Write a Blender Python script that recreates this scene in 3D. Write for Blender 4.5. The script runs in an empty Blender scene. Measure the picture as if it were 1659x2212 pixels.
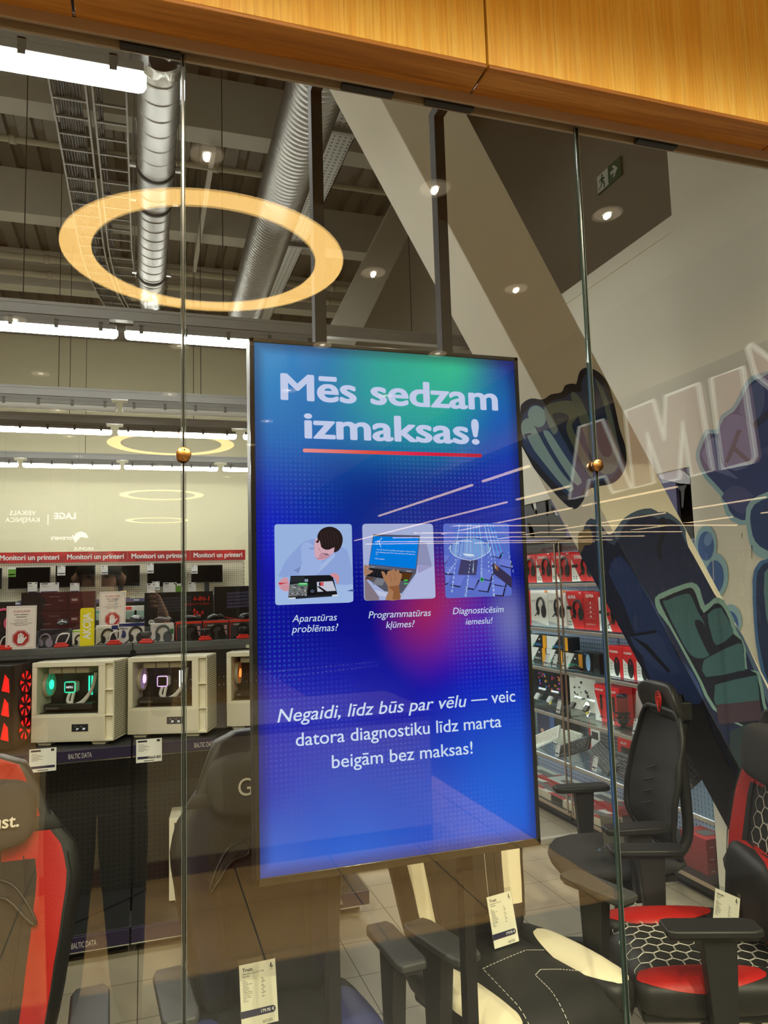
import bpy, bmesh, math, random
from mathutils import Vector, Matrix, Euler
random.seed(7)
SC = bpy.context.scene
COL = SC.collection
PI = math.pi
# ------------------------------------------------------------------ camera
FPX, YAW, PIT, ROL, EYE = 1605.60267, 0.314753882, 0.100992140, -0.0287985240, 1.65
FW = Vector((math.sin(YAW)*math.cos(PIT), math.cos(YAW)*math.cos(PIT), math.sin(PIT)))
_r0 = Vector((math.cos(YAW), -math.sin(YAW), 0)); _u0 = _r0.cross(FW)
RT = _r0*math.cos(ROL)+_u0*math.sin(ROL); UP = RT.cross(FW)
CAMP = Vector((0, 0, EYE))
cd = bpy.data.cameras.new('camera'); cam = bpy.data.objects.new('camera', cd); COL.objects.link(cam)
cam.matrix_world = Matrix(((RT.x, UP.x, -FW.x, 0), (RT.y, UP.y, -FW.y, 0), (RT.z, UP.z, -FW.z, EYE), (0, 0, 0, 1)))
cd.sensor_fit = 'HORIZONTAL'; cd.sensor_width = 36; cd.lens = 36*FPX/1659; cd.clip_start = 0.01; cd.clip_end = 100
SC.camera = cam
SC.view_settings.view_transform = 'Standard'; SC.view_settings.look = 'None'; SC.view_settings.gamma = 1
SC.view_settings.exposure = 0.0
SC.cycles.transparent_max_bounces = 32
SC.cycles.use_denoising = True
SC.cycles.max_bounces = 8
SC.cycles.sample_clamp_indirect = 6
# ------------------------------------------------------------------ world and light levels
W = bpy.data.worlds.new('world'); SC.world = W; W.use_nodes = True
W.node_tree.nodes['Background'].inputs[0].default_value = (1.0, .80, .55, 1)
W.node_tree.nodes['Background'].inputs[1].default_value = 0.10  # dim warm ambient fill added around the enclosed rooms, no real source
L_TUBE = 64.0        # store light tubes
L_RING = 13.0         # mall ring lamps
W_SPOT = 245.0       # mall downlights (watt)
L_LED = 9.0          # cabinet light strips
GY = 1.5             # outer face of the shop glass

def ray(x, y): return FW+RT*((x-829.5)/FPX)+UP*((1106-y)/FPX)
def atY(x, y, Y): d = ray(x, y); return CAMP+d*(Y/d.y)
def atX(x, y, X): d = ray(x, y); return CAMP+d*(X/d.x)
def atZ(x, y, Z): d = ray(x, y); return CAMP+d*((Z-EYE)/d.z)
def plane_at(x, y, P, n): d = ray(x, y); return CAMP+d*((P-CAMP).dot(n)/d.dot(n))
def crop(ox, oy, s): return lambda pts: [(ox+a/s, oy+b/s) for a, b in pts]

# ------------------------------------------------------------------ materials
def lin(c):
    c /= 255.0
    return c/12.92 if c <= .04045 else ((c+.055)/1.055)**2.4
def rgb(r, g, b): return (lin(r), lin(g), lin(b))
_M = {}
def mat(name, col=(.5, .5, .5), rough=.5, metal=0.0, emit=None, es=1.0, spec=.5, bump=None, coat=0):
    if name in _M: return _M[name]
    m = bpy.data.materials.new(name); m.use_nodes = True; _M[name] = m
    b = m.node_tree.nodes['Principled BSDF']
    b.inputs['Base Color'].default_value = (*col, 1); b.inputs['Roughness'].default_value = rough
    b.inputs['Metallic'].default_value = metal; b.inputs['Specular IOR Level'].default_value = spec
    if coat: b.inputs['Coat Weight'].default_value = coat
    if emit: b.inputs['Emission Color'].default_value = (*emit, 1); b.inputs['Emission Strength'].default_value = es
    if bump:
        nt = m.node_tree; tc = nt.nodes.new('ShaderNodeTexCoord'); nz = nt.nodes.new('ShaderNodeTexNoise')
        bp = nt.nodes.new('ShaderNodeBump'); nz.inputs['Scale'].default_value = bump[0]; bp.inputs['Strength'].default_value = bump[1]
        bp.inputs['Distance'].default_value = .004
        nt.links.new(tc.outputs['Object'], nz.inputs['Vector']); nt.links.new(nz.outputs['Fac'], bp.inputs['Height'])
        nt.links.new(bp.outputs['Normal'], b.inputs['Normal'])
    return m
def emis(name, col, s=1.0):
    if name in _M: return _M[name]
    m = bpy.data.materials.new(name); m.use_nodes = True; _M[name] = m; nt = m.node_tree
    nt.nodes.clear(); e = nt.nodes.new('ShaderNodeEmission'); o = nt.nodes.new('ShaderNodeOutputMaterial')
    e.inputs[0].default_value = (*col, 1); e.inputs[1].default_value = s; nt.links.new(e.outputs[0], o.inputs[0])
    return m
class NT:
    """small helper to write node graphs in few lines"""
    def __init__(s, m): s.t = m.node_tree; s.n = s.t.nodes
    def put(s, v, sock):
        if isinstance(v, bpy.types.NodeSocket): s.t.links.new(v, sock)
        elif v is not None:
            if hasattr(sock.default_value, '__len__') and not isinstance(v, (tuple, list)): v = [v]*len(sock.default_value)
            if hasattr(sock.default_value, '__len__') and len(v) == 3 and len(sock.default_value) == 4: v = (*v, 1)
            sock.default_value = v
    def math(s, op, a, b=None, c=None):
        n = s.n.new('ShaderNodeMath'); n.operation = op
        for i, v in enumerate((a, b, c)): s.put(v, n.inputs[i])
        return n.outputs[0]
    def vec(s, op, a, b=None):
        n = s.n.new('ShaderNodeVectorMath'); n.operation = op; s.put(a, n.inputs[0]); s.put(b, n.inputs[1])
        return n.outputs['Value'] if op in ('DISTANCE', 'LENGTH', 'DOT_PRODUCT') else n.outputs[0]
    def mix(s, f, a, b):
        n = s.n.new('ShaderNodeMix'); n.data_type = 'RGBA'; s.put(f, n.inputs[0]); s.put(a, n.inputs[6]); s.put(b, n.inputs[7]); return n.outputs[2]
    def coord(s, k='Object'): return s.n.new('ShaderNodeTexCoord').outputs[k]
    def xyz(s, v): n = s.n.new('ShaderNodeSeparateXYZ'); s.put(v, n.inputs[0]); return n.outputs
    def noise(s, v, sc, det=2, rough=.5):
        n = s.n.new('ShaderNodeTexNoise'); s.put(v, n.inputs['Vector']); n.inputs['Scale'].default_value = sc
        n.inputs['Detail'].default_value = det; n.inputs['Roughness'].default_value = rough; return n.outputs['Fac']
    def mapping(s, v, scale=(1, 1, 1), loc=(0, 0, 0), rot=(0, 0, 0)):
        n = s.n.new('ShaderNodeMapping'); s.put(v, n.inputs[0]); n.inputs['Scale'].default_value = scale
        n.inputs['Location'].default_value = loc; n.inputs['Rotation'].default_value = rot; return n.outputs[0]
    def ramp(s, f, stops):
        n = s.n.new('ShaderNodeValToRGB'); s.put(f, n.inputs[0]); e = n.color_ramp.elements
        while len(e) < len(stops): e.new(.5)
        for q, (pos, c) in zip(e, stops): q.position = pos; q.color = (*c, 1)
        return n.outputs[0]
    def rng(s, f, a, b, c=0, d=1, smooth=False):
        n = s.n.new('ShaderNodeMapRange'); s.put(f, n.inputs[0])
        for i, v in enumerate((a, b, c, d)): n.inputs[i+1].default_value = v
        if smooth: n.interpolation_type = 'SMOOTHSTEP'
        return n.outputs[0]
    def bsdf(s): return s.n['Principled BSDF']
    def bump(s, h, st=.3, dist=.002):
        n = s.n.new('ShaderNodeBump'); n.inputs['Strength'].default_value = st; n.inputs['Distance'].default_value = dist
        s.put(h, n.inputs['Height']); s.t.links.new(n.outputs[0], s.bsdf().inputs['Normal'])

def wood_mat(name, along, c1, c2, c3):
    m = mat(name, c1, .42, spec=.35); g = NT(m)
    sc = (14, 14, .55) if along == 'z' else (.55, 14, 14)
    v = g.mapping(g.coord('Object'), sc)
    n1 = g.noise(v, 1.6, 6, .6)
    big = g.noise(g.mapping(g.coord('Object'), (5, 5, .22) if along == 'z' else (.22, 5, 5)), 1.0, 3, .6)
    wv = g.math('MULTIPLY', g.math('ADD', g.math('SINE', g.math('ADD', g.math('MULTIPLY', big, 46), g.math('MULTIPLY', n1, 5))), 1), .5)
    fine = g.noise(g.mapping(g.coord('Object'), (170, 170, 4.5) if along == 'z' else (4.5, 170, 170)), 1.0, 4, .7)
    f = g.math('ADD', g.math('MULTIPLY', wv, .28), g.math('MULTIPLY', n1, .72))
    c = g.ramp(f, [(.22, c2), (.5, c1), (.8, c3)])
    c = g.mix(g.rng(fine, .45, .68), c, g.mix(.75, c, tuple(x*.86 for x in c2)))
    g.put(c, g.bsdf().inputs['Base Color']); g.bump(fine, .15, .001)
    return m
def dots_mat(name, base, dot, pitch, r, rough=.5, axes='xz', metal=0):
    m = mat(name, base, rough, metal); g = NT(m); q = g.xyz(g.coord('Object'))
    i, j = ('xyz'.index(a) for a in axes)
    fx = g.math('SUBTRACT', g.math('FRACT', g.math('DIVIDE', q[i], pitch)), .5)
    fy = g.math('SUBTRACT', g.math('FRACT', g.math('DIVIDE', q[j], pitch)), .5)
    d = g.math('SQRT', g.math('ADD', g.math('MULTIPLY', fx, fx), g.math('MULTIPLY', fy, fy)))
    g.put(g.mix(g.math('LESS_THAN', d, r), base, dot), g.bsdf().inputs['Base Color'])
    return m
def tile_mat(name, base, grout, px, py, ox=0, oy=0, gw=.006, rough=.35, vary=.06, spec=.5):
    m = mat(name, base, rough, spec=spec); g = NT(m); q = g.xyz(g.coord('Object'))
    a = g.math('DIVIDE', g.math('ADD', q[0], ox), px); b = g.math('DIVIDE', g.math('ADD', q[1], oy), py)
    ga = g.math('LESS_THAN', g.math('FRACT', a), gw/px); gb = g.math('LESS_THAN', g.math('FRACT', b), gw/py)
    w = g.n.new('ShaderNodeTexWhiteNoise'); w.noise_dimensions = '2D'
    cx = g.n.new('ShaderNodeCombineXYZ'); g.put(g.math('FLOOR', a), cx.inputs[0]); g.put(g.math('FLOOR', b), cx.inputs[1])
    g.put(cx.outputs[0], w.inputs[0])
    t = g.math('MULTIPLY', g.math('ADD', w.outputs[0], g.math('MULTIPLY', g.noise(g.coord('Object'), 60, 5, .7), .8)), vary*2)
    c = g.mix(t, base, tuple(x*.45 for x in base))
    g.put(g.mix(g.math('MAXIMUM', ga, gb), c, grout), g.bsdf().inputs['Base Color'])
    return m
def glass_mat(name, tint=(.95, .97, .95), ior=1.55, rough=0.0):
    m = bpy.data.materials.new(name); m.use_nodes = True; _M[name] = m; g = NT(m); g.n.clear()
    o = g.n.new('ShaderNodeOutputMaterial'); geo = g.n.new('ShaderNodeNewGeometry'); fr = g.n.new('ShaderNodeFresnel')
    g.put(g.math('ADD', g.math('MULTIPLY', geo.outputs['Backfacing'], 1/ior-ior), ior), fr.inputs['IOR'])
    tr = g.n.new('ShaderNodeBsdfTransparent'); tr.inputs[0].default_value = (*tint, 1)
    gl = g.n.new('ShaderNodeBsdfGlossy'); gl.inputs['Roughness'].default_value = rough
    mx = g.n.new('ShaderNodeMixShader'); g.t.links.new(fr.outputs[0], mx.inputs[0]); g.t.links.new(tr.outputs[0], mx.inputs[1])
    g.t.links.new(gl.outputs[0], mx.inputs[2]); g.t.links.new(mx.outputs[0], o.inputs[0])
    return m
GLASS = glass_mat('shop_glass')
CLEAR = glass_mat('clear_acrylic', (.97, .98, .98), 1.45)
GREENGLASS = glass_mat('shelf_glass', (.86, .95, .92), 1.5)
BLACK = mat('black_plastic', (.012, .012, .012), .45)
SATIN = mat('satin_black', (.012, .011, .012), .32)
WHITE = mat('white_paper', (.80, .80, .78), .6)
INK = mat('dark_ink', (.02, .02, .035), .6)
NAVY = mat('navy_band', (.014, .014, .06), .5)
RED = mat('red_print', rgb(190, 30, 30), .45)
CHROME = mat('chrome', (.72, .72, .72), .18, 1)
STEEL = mat('galvanised_steel', (.55, .56, .55), .38, 1)
GREYMETAL = mat('grey_metal', (.30, .31, .31), .5, .5)

# ------------------------------------------------------------------ meshes
class MB:
    def __init__(s): s.v = []; s.f = []; s.m = []; s.sm = []
    def add(s, vs, fs, mi=0, smooth=False):
        b = len(s.v); s.v += [tuple(v) for v in vs]
        for f in fs: s.f.append([b+i for i in f]); s.m.append(mi); s.sm.append(smooth)
        return s
    def box(s, c, d, mi=0, M=None):
        x, y, z = (q/2 for q in d); cv = Vector(c)
        vs = [Vector((a*x, b*y, e*z)) for a in (-1, 1) for b in (-1, 1) for e in (-1, 1)]
        vs = [(M @ v if M else v)+cv for v in vs]
        return s.add(vs, [(0, 1, 3, 2), (4, 6, 7, 5), (0, 4, 5, 1), (2, 3, 7, 6), (0, 2, 6, 4), (1, 5, 7, 3)], mi)
    def box2(s, a, b, mi=0):
        return s.box([(p+q)/2 for p, q in zip(a, b)], [abs(q-p) for p, q in zip(a, b)], mi)
    def hexa(s, lo, hi, mi=0):
        """two quads (lists of 4 points, same winding) joined into a solid"""
        return s.add(list(lo)+list(hi), [(3, 2, 1, 0), (4, 5, 6, 7), (0, 1, 5, 4), (1, 2, 6, 5), (2, 3, 7, 6), (3, 0, 4, 7)], mi)
    def tube(s, pts, r, n=10, mi=0, cap=True, closed=False):
        pts = [Vector(p) for p in pts]; k = len(pts); rs = r if isinstance(r, (list, tuple)) else [r]*k
        vs = []; up = None
        for i, p in enumerate(pts):
            if closed: t = (pts[(i+1) % k]-pts[i-1])
            else: t = pts[min(i+1, k-1)]-pts[max(i-1, 0)]
            t.normalize()
            if up is None: up = t.orthogonal().normalized()
            else:
                up = up-t*up.dot(t)
                up = up.normalized() if up.length > 1e-6 else t.orthogonal().normalized()
            w = t.cross(up)
            vs += [p+(up*math.cos(2*PI*j/n)+w*math.sin(2*PI*j/n))*rs[i] for j in range(n)]
        fs = []
        for i in range(k if closed else k-1):
            a = i*n; b = ((i+1) % k)*n
            fs += [(a+j, a+(j+1) % n, b+(j+1) % n, b+j) for j in range(n)]
        s.add(vs, fs, mi, True)
        if cap and not closed: 
            s.add(vs[:n], [tuple(range(n))[::-1]], mi); s.add(vs[-n:], [tuple(range(n))], mi)
        return s
    def lathe(s, prof, c=(0, 0, 0), n=24, mi=0, M=None, smooth=True, cap=True):
        vs = []; c = Vector(c)
        for r, z in prof:
            for j in range(n):
                v = Vector((r*math.cos(2*PI*j/n), r*math.sin(2*PI*j/n), z)); vs.append((M @ v if M else v)+c)
        fs = []
        for i in range(len(prof)-1):
            fs += [(i*n+j, i*n+(j+1) % n, (i+1)*n+(j+1) % n, (i+1)*n+j) for j in range(n)]
        s.add(vs, fs, mi, smooth)
        if not cap: return s
        if prof[0][0] > 1e-5: s.add(vs[:n], [tuple(range(n))[::-1]], mi)
        if prof[-1][0] > 1e-5: s.add(vs[-n:], [tuple(range(n))], mi)
        return s
    def poly(s, pts, mi=0): return s.add(pts, [tuple(range(len(pts)))], mi)
    def prism(s, pts, off, mi=0):
        """closed outline pts extruded by vector off (front face first)"""
        n = len(pts); off = Vector(off); pts = [Vector(p) for p in pts]
        s.add(pts+[p+off for p in pts], [tuple(range(n)), tuple(range(n, 2*n))[::-1]]+[(i, n+i, n+(i+1) % n, (i+1) % n) for i in range(n)], mi)
        return s
    def loft(s, rings, mi=0, cap=True, fmat=None, closed=True):
        n = len(rings[0]); vs = [v for r in rings for v in r]
        for i in range(len(rings)-1):
            for j in range(n if closed else n-1):
                k = mi if fmat is None else fmat(i, j)
                s.f.append([len(s.v)+i*n+j, len(s.v)+i*n+(j+1) % n, len(s.v)+(i+1)*n+(j+1) % n, len(s.v)+(i+1)*n+j]); s.m.append(k); s.sm.append(True)
        if cap:
            b = len(s.v)
            s.f.append([b+j for j in range(n)][::-1]); s.m.append(mi); s.sm.append(True)
            s.f.append([b+(len(rings)-1)*n+j for j in range(n)]); s.m.append(mi); s.sm.append(True)
        s.v += [tuple(v) for v in vs]
        return s
    def merge(s, o, M=None, mi=None):
        b = len(s.v); s.v += [tuple((M @ Vector(v)) if M else v) for v in o.v]
        s.f += [[b+i for i in f] for f in o.f]; s.m += o.m if mi is None else [mi]*len(o.f); s.sm += o.sm
        return s
    def build(s, name, mats, parent=None, bevel=0, seg=2, smooth=None, sub=0, normals=True):
        me = bpy.data.meshes.new(name); me.from_pydata(s.v, [], s.f)
        for m in (mats if isinstance(mats, (list, tuple)) else [mats]): me.materials.append(m)
        for p, mi, sm in zip(me.polygons, s.m, s.sm): p.material_index = mi; p.use_smooth = sm if smooth is None else smooth
        if normals:
            b = bmesh.new(); b.from_mesh(me); bmesh.ops.recalc_face_normals(b, faces=b.faces); b.to_mesh(me); b.free()
        o = bpy.data.objects.new(name, me); COL.objects.link(o)
        if bevel:
            d = o.modifiers.new('bevel', 'BEVEL'); d.width = bevel; d.segments = seg; d.limit_method = 'ANGLE'; d.angle_limit = math.radians(35)
            for p in me.polygons: p.use_smooth = True
            d.harden_normals = True
        if sub: q = o.modifiers.new('sub', 'SUBSURF'); q.levels = q.render_levels = sub
        if parent: o.parent = parent
        return o
def tag(o, label=None, cat=None, group=None, kind=None):
    for k, v in (('label', label), ('category', cat), ('group', group), ('kind', kind)):
        if v: o[k] = v
    return o
def thing(name, label, cat, loc=(0, 0, 0), rz=0, group=None):
    o = bpy.data.objects.new(name, None); COL.objects.link(o); o.location = loc; o.rotation_euler = (0, 0, rz); o.empty_display_size = .05
    return tag(o, label, cat, group)
def struct(o, label=None): return tag(o, label, kind='structure')
def copy_tree(o, parent=None):
    c = o.copy(); COL.objects.link(c)
    if parent: c.parent = parent
    for ch in list(o.children): copy_tree(ch, c)
    return c
_TX = {}
def _glyphs(s, shear, sp):
    k = (s, shear, sp)
    if k not in _TX:
        c = bpy.data.curves.new('lettering', 'FONT'); c.body = s; c.size = 1; c.shear = shear; c.space_character = sp; c.resolution_u = 4
        o = bpy.data.objects.new('lettering', c); COL.objects.link(o)
        bpy.context.view_layer.update()
        me = bpy.data.meshes.new_from_object(o.evaluated_get(bpy.context.evaluated_depsgraph_get()))
        vs = [Vector((v.co.x, v.co.y, 0)) for v in me.vertices]; fs = [tuple(p.vertices) for p in me.polygons]
        bpy.data.objects.remove(o); bpy.data.curves.remove(c); bpy.data.meshes.remove(me)
        _TX[k] = (vs, fs)
    return _TX[k]
_BASE = {'ē': 'e', 'ā': 'a', 'ū': 'u', 'ī': 'ı', 'ļ': 'l', 'ķ': 'k', 'Ī': 'I'}
def text_data(s, bold=0, shear=0, sp=1.0):
    k = (s, bold, shear, sp, 1)
    if k in _TX: return _TX[k]
    base = ''.join(_BASE.get(c, c) for c in s)
    vs, fs = _glyphs(base, shear, sp); vs = list(vs); fs = list(fs)
    def quad(p): fs.append(tuple(range(len(vs), len(vs)+len(p)))); vs.extend(Vector((q[0], q[1], 0)) for q in p)
    for i, ch in enumerate(s):
        if ch not in _BASE: continue
        g, _ = _glyphs(base[:i+1], 0, sp); g1, _ = _glyphs(base[i], 0, sp)
        w = max(v.x for v in g1)-min(v.x for v in g1); h = max(v.y for v in g1)
        cx = max(v.x for v in g)-w/2; w = max(w, .26)*.40
        if ch in 'ļķ': quad([(cx-.05, -.06), (cx+.05, -.06), (cx+.02-shear*.1, -.2), (cx-.04-shear*.1, -.2)])
        else:
            t = h+.09+bold*.8; e = .062+bold; o = shear*t
            quad([(cx+o-w, t), (cx+o+w, t), (cx+o+w+shear*e, t+e), (cx+o-w+shear*e, t+e)])
    if bold:
        V, F = [], []
        for kz, (dx, dy) in enumerate([(0, 0), (1, 0), (-1, 0), (.7, .5), (-.7, .5), (.7, -.5), (-.7, -.5), (.4, .7), (-.4, .7), (.4, -.7), (-.4, -.7)]):
            F += [tuple(len(V)+j for j in f) for f in fs]; V += [v+Vector((dx*bold, dy*bold, kz*.0006)) for v in vs]
        vs, fs = V, F
    xs = [v.x for v in vs]; ys = [v.y for v in vs]
    _TX[k] = (vs, fs, min(xs), max(xs), min(ys), max(ys))
    return _TX[k]
def add_text(mb, s, P, ux, uy, width=None, height=None, align='l', bold=0, shear=0, mi=0, sp=1.0, lift=None):
    """letters starting at P along ux/uy; width = total width or height = size of the lower case x 2"""
    vs, fs, x0, x1, y0, y1 = text_data(s, bold, shear, sp)
    ux = Vector(ux).normalized(); uy = Vector(uy).normalized(); P = Vector(P)
    kx = width/(x1-x0) if width else None
    ky = height if height else kx
    if kx is None: kx = ky
    ox = {'l': x0, 'c': (x0+x1)/2, 'r': x1}[align]
    n = ux.cross(uy)
    if lift: P = P+n*lift
    mb.add([P+ux*((v.x-ox)*kx)+uy*(v.y*ky)+n*(v.z*ky) for v in vs], fs, mi)
def smooth_poly(pts, n=4):
    """closed Catmull-Rom through 2D or 3D points"""
    pts = [Vector(p) for p in pts]; k = len(pts); out = []
    for i in range(k):
        a, b, c, d = pts[i-1], pts[i], pts[(i+1) % k], pts[(i+2) % k]
        for j in range(n):
            t = j/n
            out.append(.5*((2*b)+(c-a)*t+(2*a-5*b+4*c-d)*t*t+(3*b-a-3*c+d)*t**3))
    return out
def spline(pts, n=6):
    pts = [Vector(p) for p in pts]; k = len(pts); out = []
    for i in range(k-1):
        a, b, c, d = pts[max(i-1, 0)], pts[i], pts[i+1], pts[min(i+2, k-1)]
        for j in range(n):
            t = j/n
            out.append(.5*((2*b)+(c-a)*t+(2*a-5*b+4*c-d)*t*t+(3*b-a-3*c+d)*t**3))
    out.append(pts[-1]); return out
def interp(tab, x):
    if x <= tab[0][0]: return tab[0][1]
    for (a, p), (b, q) in zip(tab, tab[1:]):
        if x <= b:
            t = (x-a)/(b-a); t = t*t*(3-2*t)*.5+t*.5; return p+(q-p)*t
    return tab[-1][1]
# ================================================================== SETTING
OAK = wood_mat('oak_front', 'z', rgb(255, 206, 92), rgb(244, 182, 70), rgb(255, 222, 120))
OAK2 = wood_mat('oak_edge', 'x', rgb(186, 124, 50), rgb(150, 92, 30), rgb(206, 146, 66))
CREAM = mat('cream_paint', rgb(216, 211, 196), .7, bump=(30, .04))
GREYWALL = mat('grey_paint', rgb(150, 140, 118), .8)
SIDEWALL = mat('grey_concrete', rgb(106, 98, 84), .85, bump=(12, .05))
ALU = mat('bronze_aluminium', rgb(172, 152, 130), .4, .25)
EDGE = mat('glass_edge', (.03, .07, .055), .08, coat=.5)
FLOORT = tile_mat('store_tile', rgb(168, 158, 138), rgb(70, 64, 54), .302, .302, ox=.017, oy=-.225, gw=.004)
MALLT = tile_mat('mall_tile', rgb(146, 116, 72), (.03, .025, .02), .5745, .5745, ox=.0495, oy=.60, gw=.009, rough=.5, vary=.05)
DARKT = mat('dark_floor_strip', (.012, .011, .010), .45)

struct(MB().box2((-6, GY, -.1), (3.4, 13.7, 0)).build('floor', FLOORT))
struct(MB().box2((-7, -24, -.12), (2.42, -.5, 0)).build('floor', MALLT))
struct(MB().box2((2.42, -24, -.12), (20, -.5, 0)).build('floor', mat('market_floor', (.03, .03, .04), .5)))
struct(MB().box2((-7, -.5, -.12), (20, GY, 0)).build('floor', DARKT))  # plain near-black strip of floor nearest the glass
# shop walls
struct(MB().box2((-6, 13.5, 0), (3.4, 13.7, 6.6)).build('wall_back', mat('back_paint', rgb(184, 178, 150), .75)))
struct(MB().box2((-6.2, GY, 0), (-6, 13.7, 6.6)).build('wall_left', CREAM))
struct(MB().box2((3.25, GY, 0), (3.45, 13.7, 6.6)).build('wall_right', SIDEWALL))
struct(MB().box2((2.74, GY+.06, 0), (3.25, 3.19, 6.6)).build('wall_right', CREAM))           # plastered pier next to the glass
m = MB().box2((2.75, 3.19, 2.24), (3.25, 9.5, 3.60)).box2((2.742, 3.19, 3.54), (3.25, 9.5, 3.63))
struct(m.build('wall_right', CREAM, bevel=.003))                                            # boxed-out wall above the cabinets
struct(MB().box2((-6, GY+.04, 3.6), (3.4, GY+.2, 6.6)).build('wall_front', CREAM))
# ribbed steel deck of the shop ceiling
DECK = mat('steel_deck', rgb(104, 98, 86), .55, .3)
m = MB(); x = -6.0; prof = []
while x < 3.4:
    prof += [(x, 6.6), (x+.02, 6.66), (x+.10, 6.66), (x+.12, 6.6)]; x += .27
m.loft([[(a, GY, b) for a, b in prof]+[(3.4, GY, 6.8), (-6, GY, 6.8)], [(a, 13.7, b) for a, b in prof]+[(3.4, 13.7, 6.8), (-6, 13.7, 6.8)]])
struct(m.build('ceiling', DECK, smooth=False))
BEAMC = mat('beam_paint', rgb(166, 161, 148), .7)
for i, (y, lab) in enumerate(((6.86, 'pale deep ceiling beam nearest the shop window'), (9.02, 'pale ceiling beam second from the shop window'), (11.2, 'pale ceiling beam farthest from the shop window'))):
    tag(MB().box2((-6, y, 6.06), (3.25, y+.26, 6.6)).build('ceiling_beam', BEAMC, bevel=.004), lab, 'beam', 'ceiling beams')
# oak cladding above the glass, three boards each with its underside
xs = [-1.0, -.135, .728, 1.591, 2.454, 3.3]
for a, b in zip(xs, xs[1:]):
    f = struct(MB().box2((a+.003, 1.395, 2.806), (b-.003, 1.41, 3.55)).build('wall_front', OAK, bevel=.0015))
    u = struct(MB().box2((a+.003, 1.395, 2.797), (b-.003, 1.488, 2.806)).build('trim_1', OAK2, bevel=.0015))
struct(MB().box2((-1, 1.412, 2.81), (3.3, 1.47, 3.55)).build('wall_front', BLACK))
m = MB().box2((-1.4, 1.486, 2.772), (3.0, 1.494, 2.800)).box2((-1.4, 1.518, 2.772), (3.0, 1.526, 2.800)).box2((-1.4, 1.486, 2.796), (3.0, 1.53, 2.806))
struct(m.build('trim_2', ALU, bevel=.001))
for x0 in (-.05, .42, .62, 1.2): 
    struct(MB().box2((x0, 1.496, 2.768), (x0+.12, 1.5165, 2.779)).build('trim_3', BLACK))
# the shop glass: panes 10 mm thick standing 7 mm apart
for k, (a, b) in enumerate(((-1.4, .0715), (.0785, 1.0165), (1.0235, 1.96), (1.967, 2.84))):
    z1 = 2.774
    m = MB().add([(a, GY, .0), (b, GY, .0), (b, GY, z1), (a, GY, z1), (a, GY+.010, .0), (b, GY+.010, .0), (b, GY+.010, z1), (a, GY+.010, z1)],
                 [(0, 1, 2, 3), (7, 6, 5, 4)], 0)
    m.add([(a, GY, 0), (a, GY, z1), (a, GY+.01, z1), (a, GY+.01, 0)], [(0, 1, 2, 3)], 1)
    m.add([(b, GY, 0), (b, GY, z1), (b, GY+.01, z1), (b, GY+.01, 0)], [(3, 2, 1, 0)], 1)
    struct(m.build('window_%d' % (k+1), [GLASS, EDGE], normals=False))
ARRIS = mat('glass_arris', (.8, .84, .82), .12, .9)
SILI = mat('clear_silicone', (.012, .014, .013), .2)
for x, k in ((.075, 1), (1.02, 2), (1.9635, 3)):
    struct(MB().box2((x-.0022, GY+.0025, 0), (x+.0022, GY+.0075, 2.774)).build('trim_4', SILI))
    for e in (-1, 1):
        a = x+e*.0035
        struct(MB().add([(a+e*.0014, GY-.0001, 0), (a, GY+.0014, 0), (a+e*.0014, GY+.0016, 0), (a+e*.0014, GY-.0001, 2.774), (a, GY+.0014, 2.774), (a+e*.0014, GY+.0016, 2.774)], [(0, 1, 4, 3), (1, 2, 5, 4), (2, 0, 3, 5), (0, 2, 1), (3, 4, 5)]).build('trim_5', ARRIS))
BRASS = mat('brushed_brass', rgb(176, 128, 70), .3, 1)
for x, lab in ((.075, 'small round brass glass clamp on the left glass joint'), (1.02, 'small round brass glass clamp on the right glass joint')):
    t = thing('glass_clamp', lab, 'clamp', (x, GY, 1.922), 0, 'glass clamps')
    RX = Matrix.Rotation(PI/2, 4, 'X')
    MB().lathe([(0, .0), (.0135, 0), (.0145, .001), (.0145, .009), (.013, .0105), (0, .0105)], (0, 0, 0), 28, 0, RX).build('front_disc', BRASS, t)
    MB().lathe([(.0145, 0), (.0145, .008), (0, .008)], (0, .010, 0), 28, 0, Matrix.Rotation(-PI/2, 4, 'X')).build('rear_disc', BRASS, t)
    for s in (-1, 1):
        MB().lathe([(.0018, .0), (.0018, .0008), (0, .0008)], (0.001*s, -.0104, .0085*s), 8, 0, RX).build('socket', BLACK, t)
    for k in range(8):
        a = k*PI/4+.2
    m = MB()
    for k in range(10):
        a = k*PI/5+.15
        m.tube([(0.002*math.cos(a), -.0106, .002*math.sin(a)), (.0128*math.cos(a), -.0106, .0128*math.sin(a))], .00025, 4)
    m.build('brushing', mat('brass_dark', rgb(110, 74, 34), .4, 1), t)

# slanted square column with its two visible faces; axis lies in the plane parallel to the glass
AX = (Vector((1.807, 0, 2.053))-Vector((.894, 0, 3.704)))     # down the column
CY0, CY1 = 2.72, 3.05
def colx(z): return .894+(3.704-z)*AX.x/(-AX.z)
CWX = 2.311-(.894+(3.704-1.838)*AX.x/(-AX.z))
MURAL_N = mat('mural_navy', rgb(20, 30, 66), .75)
COLPAINT = mat('column_paint', rgb(222, 215, 200), .75, bump=(30, .04))
pts = lambda z, y: [(colx(z), y, z), (colx(z)+CWX, y, z)]
m = MB()
lo, hi = -.0, 6.6
m.hexa([(colx(lo), CY0, lo), (colx(lo)+CWX, CY0, lo), (colx(lo)+CWX, CY1, lo), (colx(lo), CY1, lo)],
       [(colx(hi), CY0, hi), (colx(hi)+CWX, CY0, hi), (colx(hi)+CWX, CY1, hi), (colx(hi), CY1, hi)])
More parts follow.
